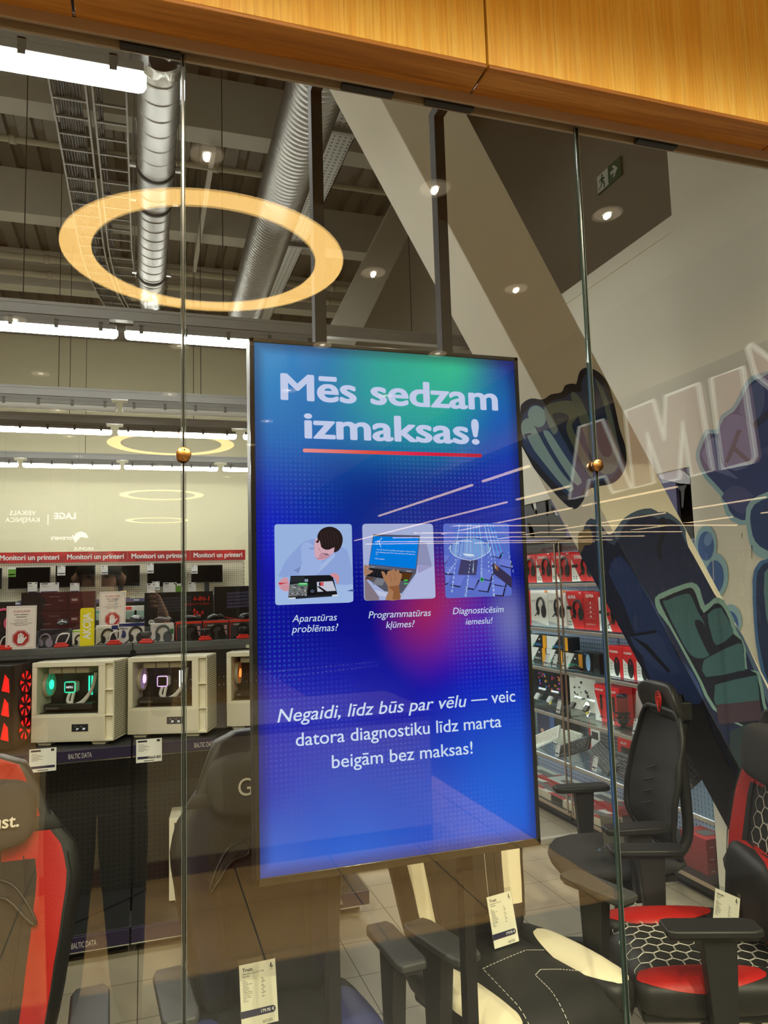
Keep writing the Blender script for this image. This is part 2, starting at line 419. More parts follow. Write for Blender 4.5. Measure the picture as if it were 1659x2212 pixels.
COLUMN = tag(m.build('column', COLPAINT, bevel=.004), 'slanted square column painted with blue street art beside the glass cabinets', 'column', 'slanted columns')
m = MB()
a0, a1 = Vector((1.70, 7.0, 4.1)), Vector((2.95, 7.0, 6.6))
w = Vector((.33, 0, 0))
m.hexa([a0, a0+w, a0+w+Vector((0, .3, 0)), a0+Vector((0, .3, 0))], [a1, a1+w, a1+w+Vector((0, .3, 0)), a1+Vector((0, .3, 0))])
b0 = a0+(a0-a1)*.02
m = MB()
m.hexa([b0, b0+w, b0+w+Vector((0, .3, 0)), b0+Vector((0, .3, 0))], [a1, a1+w, a1+w+Vector((0, .3, 0)), a1+Vector((0, .3, 0))])
tag(m.build('column', BEAMC, bevel=.004), 'bare pale slanted column leaning the other way behind the display', 'column', 'slanted columns')

# ================================================================== MALL (seen only mirrored in the glass)
MCEIL = mat('mall_ceiling', rgb(170, 150, 118), .8)
struct(MB().box2((-7, -24, 3.55), (3.15, 1.40, 3.65)).build('ceiling', MCEIL))
struct(MB().box2((3.15, -6.5, 2.9), (3.3, 1.40, 3.65)).build('wall_east', mat('fascia_dark', rgb(96, 84, 66), .7)))
struct(MB().box2((-7, -24.2, 0), (3.15, -24, 3.65)).build('wall_south', mat('mall_wall', rgb(190, 170, 135), .7)))
struct(MB().box2((-7.2, -24, 0), (-7, 1.4, 3.65)).build('wall_west', mat('mall_wall', rgb(190, 170, 135), .7)))
struct(MB().box2((3.3, -24, 3.45), (20, 1.40, 3.65)).build('ceiling', mat('market_ceiling', rgb(60, 52, 40), .8)))
struct(MB().box2((3.3, -24.2, 0), (20, -24, 3.45)).build('wall_south', mat('market_wall', rgb(60, 66, 90), .8)))
struct(MB().box2((20, -24, 0), (20.2, 1.4, 3.45)).build('wall_east', mat('market_wall', rgb(60, 66, 90), .8)))
struct(MB().box2((3.3, 1.4, 0), (20, 1.6, 3.45)).build('wall_north', mat('market_wall', rgb(60, 66, 90), .8)))
RINGE = emis('ring_light', (1.0, .60, .19), L_RING)
RINGB = mat('ring_body', (.7, .68, .62), .5)
RING_LAB = ['warm glowing ring lamp on the mall ceiling nearest the glass, biggest reflection', 'warm ring lamp second along the mall, reflected above the brass clamp',
            'warm ring lamp third along the mall, thin reflection under the lights', 'warm ring lamp fourth along the mall, faint thin reflection']
for k, y in enumerate((-1.16, -6.65, -11.75, -16.9)):
    t = thing('ring_lamp', RING_LAB[k], 'lamp', (.34, y, 3.55), 0, 'ring lamps of the mall')
    n = 72; vs = []; fs = []
    m = MB()
    m.lathe([(.775, 0), (.78, -.004), (.78, -.016), (.775, -.02)], n=n, cap=False); m.lathe([(.615, -.02), (.61, -.016), (.61, -.004), (.615, 0)], n=n, cap=False)
    m.build('frame', RINGB, t)
    MB().lathe([(.775, -.018), (.615, -.018)], n=n, cap=False).build('diffuser', RINGE, t)
DLM = emis('downlight_glow', (1.0, .9, .7), 10)
DLR = mat('downlight_trim_glow', (.75, .7, .6), .4, emit=(1, .80, .52), es=1.3)  # trim emits by itself, imitating bulb light caught in the reflector
spots = [(1.325, -.13), (2.29, -.13), (.257, -.13), (-.84, -.13), (1.32, -1.12), (2.29, -1.13), (-.84, -1.13), (1.327, -2.5), (2.297, -2.5), (.26, -2.77), (-.84, -2.45),
         (-.837, -3.77), (.237, -4.24), (1.32, -3.87), (2.29, -3.87), (-.839, -5.1), (-.842, -6.43), (-.853, -7.78), (1.32, -5.2), (1.32, -6.6), (.24, -8.4), (1.32, -9.4)]
proto = None
for k, (x, y) in enumerate(spots):
    t = thing('downlight', 'small round recessed downlight in the mall ceiling, reflected in the glass', 'lamp', (x, y, 3.55), 0, 'mall downlights')
    MB().lathe([(.072, -.001), (.074, -.004), (.062, -.006), (.03, -.0015), (.02, -.001)], n=24, cap=False).build('trim_ring', DLR, t)
    MB().lathe([(.021, -.002), (0, -.002)], n=20).build('diffuser', DLM, t)
    l = bpy.data.lights.new('downlight_bulb', 'SPOT'); l.energy = W_SPOT; l.color = (1.0, .90, .66); l.spot_size = 2.5; l.spot_blend = .6; l.shadow_soft_size = .013
    lo_ = bpy.data.objects.new('downlight_bulb', l); COL.objects.link(lo_); lo_.parent = t; lo_.location = (0, 0, -.012)
# long light lines of the supermarket across the mall
LINE = emis('line_light', (1.0, .72, .42), 6.5)
def line_lamp(a, b, lab):
    t = thing('linear_lamp', lab, 'lamp', a, 0, 'supermarket light lines')
    d = Vector(b)-Vector(a)
    s = Vector((.03, .03, 0)); MB().box2((-.025, -.025, 0), (d.x+.025, d.y+.025, -.03)).build('diffuser', LINE, t)
    MB().box2((-.03, -.03, 0), (d.x+.03, d.y+.03, .05)).build('housing', BLACK, t)
for x, segs in ((5.4, ((-6.6, -8.2), (-8.6, -14))), (7.3, ((-8.5, -10.6), (-11.0, -23))), (9.5, ((-8.4, -11.6), (-12, -20))), (12.9, ((-9.7, -12), (-13, -23))), (16, ((-10, -13), (-14, -22)))):
    for (y0, y1) in segs: line_lamp((x, y0, 3.38), (x, y1, 3.38), 'thin warm light line under the dark supermarket ceiling, reflected')
for y in (-15.5, -18, -20, -22, -23.2):
    for x0, x1 in ((7.8, 11.5), (12.2, 17.5)): line_lamp((x0, y, 3.27), (x1, y, 3.27), 'thin warm light line under the dark supermarket ceiling, reflected')
# supermarket name letters seen mirrored
PINKF = emis('sign_face', rgb(184, 140, 130), 2.0)
WEDGE = emis('sign_outline', (1.0, .95, .82), 2.9)
c7 = crop(1110, 700, 3.022)
LET = [c7([(435, 670), (588, 622), (775, 1070), (655, 1100), (605, 992), (500, 1018), (480, 1118), (372, 1145)]),
       c7([(735, 568), (920, 495), (995, 752), (1000, 468), (1215, 385), (1310, 955), (1165, 992), (1115, 640), (1092, 1010), (985, 1030), (880, 712), (925, 1035), (790, 1070)]),
       c7([(1300, 352), (1505, 278), (1590, 862), (1570, 900), (1372, 945)]),
       c7([(1540, 150), (1560, 128), (1790, 300), (1860, 520), (1700, 420), (1590, 330)])]
def mir(p): return Vector((p.x, 2*GY-p.y, p.z))
t = thing('letter_sign', 'big pale pink letters with white outlines on the supermarket front, reflected', 'sign', (3.15, -1, 2.3))
for L in LET:
    P3 = [mir(atX(x, y, 3.15)) for x, y in L]
    Lm = [p-t.location for p in P3]
    MB().prism(Lm, (.03, 0, 0)).build('letter', PINKF, t)
    MB().tube([p+Vector((-.006, 0, 0)) for p in Lm], .011, 6, closed=True).build('outline', WEDGE, t)
P3 = [mir(atX(x, y, 3.145)) for x, y in c7([(505, 905), (560, 880), (575, 800), (530, 830)])]
m = MB().box2((3.19, -5.5, 2.3), (3.23, 1.2, 2.34)); tag(m.build('sign_rail', BLACK), 'dark rail carrying the reflected supermarket letters', 'rail')
# counter kiosk with a maroon plinth behind the photographer
t = thing('kiosk_counter', 'beige kiosk counter with maroon plinth standing behind the photographer, reflected', 'counter', (.63, -2.2, 0))
MB().box2((-1.18, -.5, .1), (1.18, .5, .80)).build('body', mat('kiosk_body', rgb(150, 140, 120), .6), t, bevel=.004)
MB().box2((-1.175, -.495, 0), (1.175, .495, .1)).build('plinth', mat('maroon', rgb(70, 12, 18), .5), t)
MB().box2((-1.2, -.52, .80), (1.2, .52, .835)).build('counter_top', mat('kiosk_top', rgb(58, 50, 40), .4), t, bevel=.004)
t = thing('light_garland', 'thin string of white lights along the kiosk edge, reflected over the computers', 'lights', (.0, -1.7, 1.0))
m = MB()
for k in range(60):
    x = -.2+k*.028
    m.lathe([(0, -.0025), (.0025, 0), (0, .0025)], (x, 0, .115+.0009*k), 6); m.lathe([(0, -.0025), (.0025, 0), (0, .0025)], (x, 0, .05+.0016*k), 6)
tag(m.build('bulbs', emis('garland', (1, .95, .85), 5), t), kind='stuff')
MB().tube([(-.2, 0, .115), (1.5, 0, .17)], .001, 5).tube([(-.2, 0, .05), (1.5, 0, .146)], .001, 5).build('wire', BLACK, t)
# hanging shop signs along the corridor, mirrored in the glass
SIGNW = emis('sign_letters', (1, .95, .85), 8)
def hang_sign(name, rows, Yv, lab, logo=None):
    t = thing('hanging_sign', lab, 'sign', (0, 2*GY-Yv, 0), 0, 'mall shop signs')
    m = MB(); zs = []; xs_ = []
    for s, pl, pr, bold in rows:
        a = atY(*pl, Yv); b = atY(*pr, Yv); xs_ += [a.x, b.x]; zs += [a.z, b.z]
        # the sign faces the glass (+Y): its reading direction runs towards -X
        add_text(m, s, (b.x, .03, (a.z+b.z)/2), (-1, 0, 0), (0, 0, 1), width=abs(b.x-a.x), bold=bold)
    if logo:
        c = atY(*logo, Yv); r = .10
        m.prism([(c.x+r*math.cos(q), .028, c.z+r*math.sin(q)) for q in [PI*2*i/18 for i in range(12)]]+[(c.x, .028, c.z+.02)], (0, .002, 0))
    m.build('lettering', SIGNW, t)
    x0, x1, z0, z1 = min(xs_)-.12, max(xs_)+.12, min(zs)-.1, max(zs)+.25
    MB().box2((x0, -.03, z0), (x1, .026, z1)).build('board', mat('sign_board', (.05, .045, .035), .6), t)
    for xx in (x0+.1, x1-.1): MB().tube([(xx, 0, z1), (xx, 0, 3.55)], .006).build('hanger', BLACK, t)
hang_sign('', [('VEIKALS', (22, 1113), (78, 1113), 0), ('KAFEJNĪCA', (12, 1128), (86, 1128), 0), ('|', (103, 1128), (105, 1128), 0), ('LAGE', (117, 1121), (164, 1121), .03)], 9.0, 'hanging sign with two line lettering and a divider, mirrored on the back wall')
hang_sign('', [('forevers', (110, 1166), (160, 1166), .02)], 12.0, 'hanging sign with lower case lettering and round emblem, mirrored on the back wall', (175, 1163))
hang_sign('', [('AROMUS', (160, 1189), (203, 1189), 0)], 15.0, 'hanging sign with thin capital lettering mirrored just above the red banner')
hang_sign('', [('STENDERS', (187, 1216), (243, 1216), 0)], 17.0, 'hanging sign with serif capital lettering mirrored over the red banner')
# drinks shelf far across the mall
t = thing('drinks_shelf', 'long dark shelf with rows of bottles in the supermarket, reflected by the column', 'shelf', (8.5, -6.6, 0))
m = MB().box2((-2.4, -.25, 0), (2.4, .2, .1)).box2((-2.4, -.25, 0), (2.4, -.2, 2.2))
for z in (.9, 1.35, 1.75, 2.15): m.box2((-2.4, -.25, z-.02), (2.4, .2, z))
m.build('rack', mat('rack_blue', rgb(30, 40, 80), .5), t)
m = MB()
for z in (.9, 1.35, 1.75):
    for k in range(44):
        x = -2.3+k*.105+random.uniform(-.01, .01); h = random.uniform(.22, .3)
        m.lathe([(.033, 0), (.035, .02), (.035, h*.6), (.013, h*.8), (.013, h), (0, h)], (x, .05, z), 8, random.randrange(3))
tag(m.build('bottles', [mat('bottle_green', (.03, .12, .05), .15), mat('bottle_white', (.7, .7, .65), .3), mat('bottle_red', (.3, .03, .02), .3)], t), kind='stuff')
# ================================================================== SHOP CEILING SERVICES
TUBE = emis('tube_glow', (1.0, .98, .93), L_TUBE)
TUBEOFF = mat('tube_off', (.50, .49, .45), .35)
CLIP = mat('clip_grey', (.10, .10, .09), .5)
TRUNK = mat('rail_steel', (.34, .34, .33), .45, .6)
LAB3 = {2: ('right one', 'left one'), 3: ('right one', 'middle one', 'left one'), 4: ('second from right', 'third from right', 'rightmost', 'leftmost')}
def rail(y, segs, lab, lit=True, x1=3.1, z=3.60, tl=1.5):
    t = thing('light_rail', lab, 'rail', (0, y, z), 0, 'suspended light rails')
    m = MB().box2((-5.5, -.035, .13), (x1, .035, .22)).box2((-5.5, -.045, .20), (x1, .045, .225))
    k = -5.4
    while k < x1-.12:
        m.box2((k, -.0358, .145), (k+.05, -.034, .152)); k += .16
    m.build('channel', TRUNK, t)
    for xw in (-3.9, -2.3, -.85, .60, 2.2):
        if xw < x1: MB().tube([(xw, 0, .22), (xw, 0, 3.0)], .004, 6).build('hanging_wire', BLACK, t)
    return t
def tube_light(x0, x1, y, lab, lit=True, z=3.60):
    t = thing('tube_light', lab, 'lamp', ((x0+x1)/2, y, z), 0, 'tube lights on the shop rails')
    h = (x1-x0)/2
    n = 12
    prof = [(.042*math.cos(PI+PI*i/n), .055*math.sin(PI+PI*i/n)+.045) for i in range(n+1)]
    rings = []
    for x, k in ((-h, .55), (-h+.012, .9), (-h+.03, 1), (h-.03, 1), (h-.012, .9), (h, .55)):
        rings.append([(x, a*k, (b-.045)*k+.045) for a, b in prof])
    MB().loft(rings).build('diffuser', TUBE if lit else TUBEOFF, t)
    MB().box2((-h+.01, -.046, .047), (h-.01, .046, .085)).box2((-h+.06, -.03, .085), (h-.06, .03, .128)).build('housing', mat('lamp_housing', (.22, .22, .21), .4), t, bevel=.004)
    k = int((x1-x0)/.26); 
    for i in range(k):
        x = -h+.12+(x1-x0-.24)*i/(k-1)
        MB().box2((x-.014, -.05, .028), (x+.014, -.044, .095)).box2((x-.014, .044, .028), (x+.014, .05, .095)).box2((x-.014, -.05, .088), (x+.014, .05, .095)).build('clip', CLIP, t)
ORD = ['nearest the window', 'second from the window', 'third from the window', 'fourth from the window', 'farthest from the window']
RAILS = [(2.85, [(-1.50, .005), (-3.05, -1.55)], .012, True), (5.84, [(-.14, 1.41), (-1.66, -.19), (-3.2, -1.72)], 3.0, True), (8.27, [(-.22, 1.30), (-1.80, -.27), (-3.4, -1.86)], 1.45, False),
         (9.50, [(-.30, 1.13), (-1.80, -.37), (1.22, 2.6), (-3.3, -1.87)], 3.0, True), (12.1, [(-.285, 1.14), (-1.72, -.34), (1.22, 2.6), (-3.2, -1.78)], 3.0, True)]
for k, (y, segs, x1, lit) in enumerate(RAILS):
    rail(y, segs, 'grey suspended light rail, %s' % ORD[k] + (', with unlit tubes' if not lit else ''), lit, x1)
    for j, (a, b) in enumerate(segs):
        tube_light(a, b, y, '%s tube light, %s on the rail %s' % ('lit white' if lit else 'unlit', LAB3[len(segs)][j], ORD[k]), lit)
# ducts
SPIRAL = mat('spiral_duct', (.40, .395, .375), .42, 1)
WRAP = glass_mat('plastic_wrap', (.80, .78, .72), 1.45, .15)
def duct(p0, p1, r, lab, ribs, ribh, wraps, clamps=()):
    p0, p1 = Vector(p0), Vector(p1); L = (p1-p0).length
    t = thing('ventilation_duct', lab, 'duct', p0, 0, 'ventilation ducts'); d = p1-p0
    t.rotation_euler = d.to_track_quat('Y', 'Z').to_euler()
    R = Matrix.Rotation(-PI/2, 4, 'X'); prof = []
    n = int(L/ribs)
    for i in range(n):
        z = L*i/n; w = L/n
        if ribh > .006: prof += [(r, z), (r+ribh*.5, z+w*.25), (r+ribh, z+w*.5), (r+ribh*.5, z+w*.75)]
        else: prof += [(r, z), (r, z+w*.05), (r, z+w*.4), (r, z+w*.82), (r, z+w*.87), (r+ribh, z+w*.90), (r+ribh, z+w*.94), (r, z+w*.97)]
    prof.append((r, L))
    MB().lathe(prof, n=40, M=R, cap=False).build('pipe', SPIRAL, t)
    for c in clamps:
        MB().lathe([(r+.004, c), (r+.010, c), (r+.010, c+.03), (r+.004, c+.03)], n=40, M=R, cap=False).build('clamp_band', mat('band_black', (.03, .03, .03), .5), t)
        MB().box2((-r-.05, c, -.02), (-r, c+.03, .0)).box2((r, c, -.02), (r+.05, c+.03, 0)).build('clamp_lug', STEEL, t)
        MB().tube([(r+.03, c+.015, 0), (r+.03, c+.015, 2.0)], .004, 6).tube([(-r-.03, c+.015, 0), (-r-.03, c+.015, 2.0)], .004, 6).build('drop_rod', GREYMETAL, t)
    for a, b in wraps:
        m = MB(); rings = []; k = 7
        rnd = random.Random(int(a*100)); ph = [[rnd.uniform(-.018, .03) for _ in range(26)] for _ in range(k)]
        for i in range(k):
            rings.append([Vector(((r+.012+ph[i][j])*math.cos(2*PI*j/26), a+(b-a)*i/(k-1), (r+.012+ph[i][j])*math.sin(2*PI*j/26))) for j in range(26)])
        m.loft(rings, cap=False).build('plastic_wrap', WRAP, t)
duct((.078, 3.95, 4.6), (.062, 7.5, 4.6), .122, 'straight shiny spiral duct beside the left glass joint, ends wrapped in plastic', .16, .004, ((-.15, .12), (3.1, 3.6)), (1.15, 1.62, 2.95))
duct((.955, 3.55, 4.6), (1.02, 7.75, 4.6), .165, 'thick finely ribbed flexible duct running behind the left display post', .045, .011, (), ())
# cable ladders and trays
TRAYM = mat('tray_metal', (.22, .21, .19), .5, .7)
def ladder(x0, x1, z, y0, y1, lab, cables, bend=0):
    t = thing('cable_ladder', lab, 'ladder', ((x0+x1)/2, y0, z), 0, 'cable ladders'); w = (x1-x0)/2; L = y1-y0
    for s in (-1, 1): 
        P = [(s*w+bend*max(0, (k/20-.62))**2*6, L*k/20, 0) for k in range(21)]
        m = MB(); R = []
        for x, y, zz in P: R.append([(x-.008, y, -.03), (x+.008, y, -.03), (x+.008, y, .03), (x-.008, y, .03)])
        m.loft(R).build('side_rail', TRAYM, t, smooth=False)
    m = MB(); k = .12
    while k < L:
        b = bend*max(0, (k/L-.62))**2*6
        m.box2((-w+b, k, -.028), (w+b, k+.02, -.010)); k += .24
    m.build('rungs', TRAYM, t)
    CB = mat('cable_black', (.015, .013, .013), .5)
    for c in range(cables):
        x = -w*.75+c*.022
        MB().tube([(x+.006*math.sin(k*1.7+c)+bend*max(0, (k/16-.62))**2*6, L*k/16, -.0+.008*math.sin(k*2.3+c)) for k in range(17)], .010, 6).build('cable', CB, t)
ladder(-.70, -.44, 5.6, 4.2, 11.0, 'dark cable ladder full of black cables, left of its twin under the deck', 9, .35)
ladder(-.39, -.14, 5.6, 4.2, 11.0, 'nearly empty cable ladder, right of its twin under the deck', 2, .35)
t = thing('cable_tray', 'perforated steel cable tray to the right of the ribbed duct', 'tray', (1.55, 4.6, 5.6))
MB().box2((-.2, 0, -.02), (.2, 6, -.012)).box2((-.2, 0, -.02), (-.192, 6, .05)).box2((.192, 0, -.02), (.2, 6, .05)).build('channel', dots_mat('tray_holes', (.30, .29, .26), (.06, .06, .055), .05, .22, .45, 'xy', .6), t)
for y in (1.2, 3.4): MB().box2((-.32, y, -.06), (.36, y+.04, -.02)).build('bracket', TRAYM, t)
PIPEC = mat('pipe_cream', rgb(150, 142, 120), .6)
for y, z, r, lab in ((7.42, 6.0, .03, 'thin pale pipe crossing above the ducts under the nearest beam'), (10.1, 6.0, .045, 'pale ceiling pipe crossing far behind the ring reflection, nearer one of a pair'), (10.42, 5.92, .045, 'pale ceiling pipe crossing far behind the ring reflection, farther one of a pair')):
    t = thing('ceiling_pipe', lab, 'pipe', (-6, y, z), 0, 'ceiling pipes')
    MB().tube([(0, 0, 0), (9.2, 0, 0)], r, 12).build('pipe', PIPEC, t)
    for k in range(5): MB().lathe([(r+.002, -.03), (r+.012, -.03), (r+.012, .03), (r+.002, .03)], (1+k*1.9, 0, 0), 12, M=Matrix.Rotation(PI/2, 4, 'Y')).build('coupling', PIPEC, t)
t = thing('round_duct', 'long dark round duct along the top of the back wall', 'duct', (-6, 12.9, 6.1))
MB().tube([(0, 0, 0), (9.2, 0, 0)], .2, 20).build('pipe', mat('dark_duct', (.16, .155, .14), .5, .5), t)
for k in range(9): MB().lathe([(.2, -.02), (.215, -.02), (.215, .02), (.2, .02)], (.5+k, 0, 0), 20, M=Matrix.Rotation(PI/2, 4, 'Y'), cap=False).build('flange', GREYMETAL, t)
for x, lab in ((-.62, 'thin slanted ceiling strut left of the cable ladders'), (.62, 'thin ceiling strut between the two ducts')):
    tag(MB().box2((x, 7.1, 5.98), (x+.05, 10.0, 6.03)).build('ceiling_strut', BEAMC), lab, 'strut', 'ceiling struts')
t = thing('exit_sign', 'green emergency exit sign with running figure and arrow on the grey side wall', 'sign', (3.25, 4.39, 4.6))
m = MB().box2((-.02, -.145, -.07), (0, .145, .07)); m.build('panel', mat('exit_green', rgb(34, 66, 36), .5), t, bevel=.003)
m = MB(); X = -.0215
def ex(y, z): return (X, -y, z)   # y to the right as read from inside the shop
m.box2((X, .0, -.065), (X+.001, .135, .065))
m.poly([ex(.03, -.012), ex(.075, -.012), ex(.05, -.042), ex(.075, -.042), ex(.115, 0), ex(.075, .042), ex(.05, .042), ex(.075, .012), ex(.03, .012)])
m.build('pictogram', mat('exit_white', (.40, .40, .36), .5), t)
m = MB(); X = -.0225; g = lambda L: [ex(a, b) for a, b in L]
m.poly(g([(-.072+.011*math.cos(a*PI/6), .044+.011*math.sin(a*PI/6)) for a in range(12)]))
m.poly(g([(-.085, .03), (-.062, .03), (-.055, -.005), (-.085, -.01)]))
m.poly(g([(-.066, .03), (-.035, .012), (-.038, .004), (-.07, .016)])); m.poly(g([(-.082, .03), (-.115, .012), (-.112, .004), (-.078, .016)]))
m.poly(g([(-.07, -.005), (-.055, -.005), (-.04, -.03), (-.045, -.06), (-.058, -.06), (-.055, -.035)])); m.poly(g([(-.085, -.008), (-.07, -.008), (-.085, -.035), (-.12, -.05), (-.122, -.04), (-.095, -.028)]))
m.build('running_figure', mat('exit_green', rgb(34, 66, 36), .5), t)

# ================================================================== DISPLAY
DY = 1.68
POSTM = mat('post_black', (.010, .009, .009), .6, spec=.15)
DT = thing('digital_display', 'tall advertising screen with white lettering hanging between two black posts in the window', 'display', (.59, DY, 1.66))
dl = lambda P: P-DT.location
corn = [dl(atY(x, y, DY)) for x, y in ((541, 728), (1120, 772), (1168, 1832), (549, 1913))]
x0 = (corn[0].x+corn[3].x)/2; x1 = (corn[1].x+corn[2].x)/2; z1 = (corn[0].z+corn[1].z)/2; z0 = (corn[2].z+corn[3].z)/2
bz = .011; bb = .018
MB().box2((x0, .004, z0), (x1, .06, z1)).build('housing', BLACK, DT, bevel=.004)
m = MB().box2((x0, 0, z0), (x1, .006, z0+bb)).box2((x0, 0, z1-bz), (x1, .006, z1)).box2((x0, 0, z0), (x0+bz, .006, z1)).box2((x1-bz, 0, z0), (x1, .006, z1))
m.build('bezel', mat('gloss_black', (.008, .008, .008), .15), DT, bevel=.002)
# screen picture: soft colour fields
SCR = bpy.data.materials.new('screen_picture'); SCR.use_nodes = True; g = NT(SCR); g.n.clear()
q = g.xyz(g.coord('Generated')); cx = g.n.new('ShaderNodeCombineXYZ'); g.put(q[0], cx.inputs[0]); g.put(g.math('MULTIPLY', q[2], 1.78), cx.inputs[1])
uv = cx.outputs[0]
c = rgb(8, 16, 172)
def field(c, u, v, r, col, k=1.0, sx=1.0, sy=1.0):
    d = g.vec('LENGTH', g.vec('MULTIPLY', g.vec('SUBTRACT', uv, (u, v*1.78, 0)), (1/sx, 1/sy, 0)))
    return g.mix(g.math('MULTIPLY', g.rng(d, 0, r, 1, 0, True), k), c, col)
for f in ((.5, .55, .8, rgb(6, 14, 140), .9, 1.2, .7), (.06, .60, .42, rgb(34, 34, 232), .9), (.06, .97, .52, rgb(52, 158, 222), 1), (.35, .88, .62, rgb(24, 112, 190), .9), (.72, 1.0, .50, rgb(44, 206, 140), 1), (.55, .93, .42, rgb(34, 176, 160), .75),
          (1.0, 1.0, .28, rgb(14, 20, 150), .95), (.95, .86, .30, rgb(20, 90, 196), .8), (.98, .70, .35, rgb(12, 50, 178), .9), (.5, .70, .5, rgb(5, 20, 132), .75, 1.3, .55), (.20, .50, .45, rgb(10, 8, 128), .8), (.64, .46, .26, rgb(176, 40, 86), .9, 1, 1.1), (.80, .42, .22, rgb(120, 60, 190), .7), (.93, .43, .17, rgb(140, 140, 190), .75, .7, 1.3),
          (.80, .30, .40, rgb(0, 0, 190), .85), (.15, .25, .5, rgb(30, 36, 190), .7), (.9, .08, .55, rgb(0, 96, 228), 1), (.3, -.02, .55, rgb(28, 104, 226), 1), (.02, .02, .25, rgb(70, 120, 225), .6)):
    c = field(c, *f)
# fine halftone dots
fx = g.math('SUBTRACT', g.math('FRACT', g.math('MULTIPLY', q[0], 62)), .5); fy = g.math('SUBTRACT', g.math('FRACT', g.math('MULTIPLY', q[2], 110)), .5)
dd = g.math('SQRT', g.math('ADD', g.math('MULTIPLY', fx, fx), g.math('MULTIPLY', fy, fy)))
msk = g.math('MULTIPLY', g.math('LESS_THAN', dd, .28), g.rng(g.noise(uv, 2.2, 1), .42, .62, 0, .16))
c = g.mix(msk, c, rgb(90, 150, 245))
edge = g.math('MINIMUM', g.math('MINIMUM', q[0], g.math('SUBTRACT', 1, q[0])), g.math('MULTIPLY', g.math('MINIMUM', q[2], g.math('SUBTRACT', 1, q[2])), 1.78))
c = g.mix(g.rng(edge, 0, .05, .55, 0, True), c, (.004, .006, .05))
e = g.n.new('ShaderNodeEmission'); g.put(c, e.inputs[0]); e.inputs[1].default_value = 1.0
gl = g.n.new('ShaderNodeBsdfGlossy'); gl.inputs['Roughness'].default_value = .12; gl.inputs[0].default_value = (.03, .03, .03, 1)
ad = g.n.new('ShaderNodeAddShader'); o = g.n.new('ShaderNodeOutputMaterial'); g.t.links.new(e.outputs[0], ad.inputs[0]); g.t.links.new(gl.outputs[0], ad.inputs[1]); g.t.links.new(ad.outputs[0], o.inputs[0])
sx0, sx1, sz0, sz1 = x0+bz, x1-bz, z0+bb, z1-bz
MB().box2((sx0, .002, sz0), (sx1, .004, sz1)).build('screen', SCR, DT)
# posts carrying the screen, bent forward to the glass head
for (xa, ya), lab in (((672, 190), 'left'), ((939, 245), 'right')):
    p = dl(atY(xa, ya, DY+.07)); pw = .029
    m = MB().box2((p.x, .075, -1.66), (p.x+pw, .075+pw+.01, p.z)).build('mount_post', POSTM, DT, bevel=.002)
    MB().box2((p.x, -.13, p.z-.004), (p.x+pw, .115, p.z+.026)).build('post_arm', POSTM, DT, bevel=.002)
    MB().box2((p.x-.02, .06, -.25), (p.x+pw+.02, .078, .25)).build('bracket', BLACK, DT)
    MB().box2((p.x-.04, .05, -1.66), (p.x+pw+.04, .15, -1.652)).build('foot_plate', BLACK, DT)
LW = emis('screen_white', rgb(206, 214, 250), 1.0); LW2 = emis('screen_white_bright', rgb(214, 230, 255), 1.0)
def stext(s, pl, pr, h=None, bold=0, shear=0, m=LW, name='lettering', sp=1.0):
    a, b = dl(atY(*pl, DY)), dl(atY(*pr, DY)); mb = MB()
    zz = (a.z+b.z)/2
    add_text(mb, s, (a.x, -.0006, zz), (1, 0, 0), (0, 0, 1), width=b.x-a.x, height=h, bold=bold, shear=shear, sp=sp)
    return mb.build(name, m, DT)
stext('Mēs sedzam', (606, 862), (1076, 886), .088, .030); stext('izmaksas!', (657, 946), (1036, 958), .088, .030)
stext('Aparatūras', (631, 1343), (728, 1341), None, 0, .22, LW2); stext('problēmas?', (630, 1367), (731, 1362), None, 0, .22, LW2)
stext('Programmatūras', (796, 1335), (931, 1331), None, 0, .22, LW2); stext('kļūmes?', (834, 1357), (896, 1354), None, 0, .22, LW2)
stext('Diagnosticēsim', (978, 1327), (1088, 1322), None, 0, .22, LW2); stext('iemeslu!', (1006, 1350), (1064, 1346), None, 0, .22, LW2)
stext('Negaidi, līdz būs par vēlu', (599, 1562), (1008, 1525), .0415, .006, .22, LW2); stext('— veic', (1018, 1523), (1113, 1515), .0415, .006, 0, LW2)
stext('datora diagnostiku līdz marta', (639, 1612), (1083, 1570), .0415, .006, 0, LW2); stext('beigām bez maksas!', (717, 1660), (1021, 1627), .0415, .006, 0, LW2)
a, b = dl(atY(658, 973, DY)), dl(atY(1038, 984, DY)); zz = (a.z+b.z)/2
UL = bpy.data.materials.new('underline'); UL.use_nodes = True; g = NT(UL); g.n.clear(); e = g.n.new('ShaderNodeEmission'); o = g.n.new('ShaderNodeOutputMaterial')
g.put(g.ramp(g.xyz(g.coord('Generated'))[0], [(0, rgb(244, 150, 150)), (.35, rgb(240, 84, 70)), (.6, rgb(236, 40, 80)), (1, rgb(190, 20, 50))]), e.inputs[0]); g.t.links.new(e.outputs[0], o.inputs[0])
MB().prism([(a.x+.004*math.cos(k), -.0006, zz+.0042*math.sin(k)) for k in [PI/2+PI*i/8 for i in range(9)]]+[(b.x+.004*math.cos(k), -.0006, zz+.0042*math.sin(k)) for k in [-PI/2+PI*i/8 for i in range(9)]], (0, .002, 0)).build('underline', UL, DT)

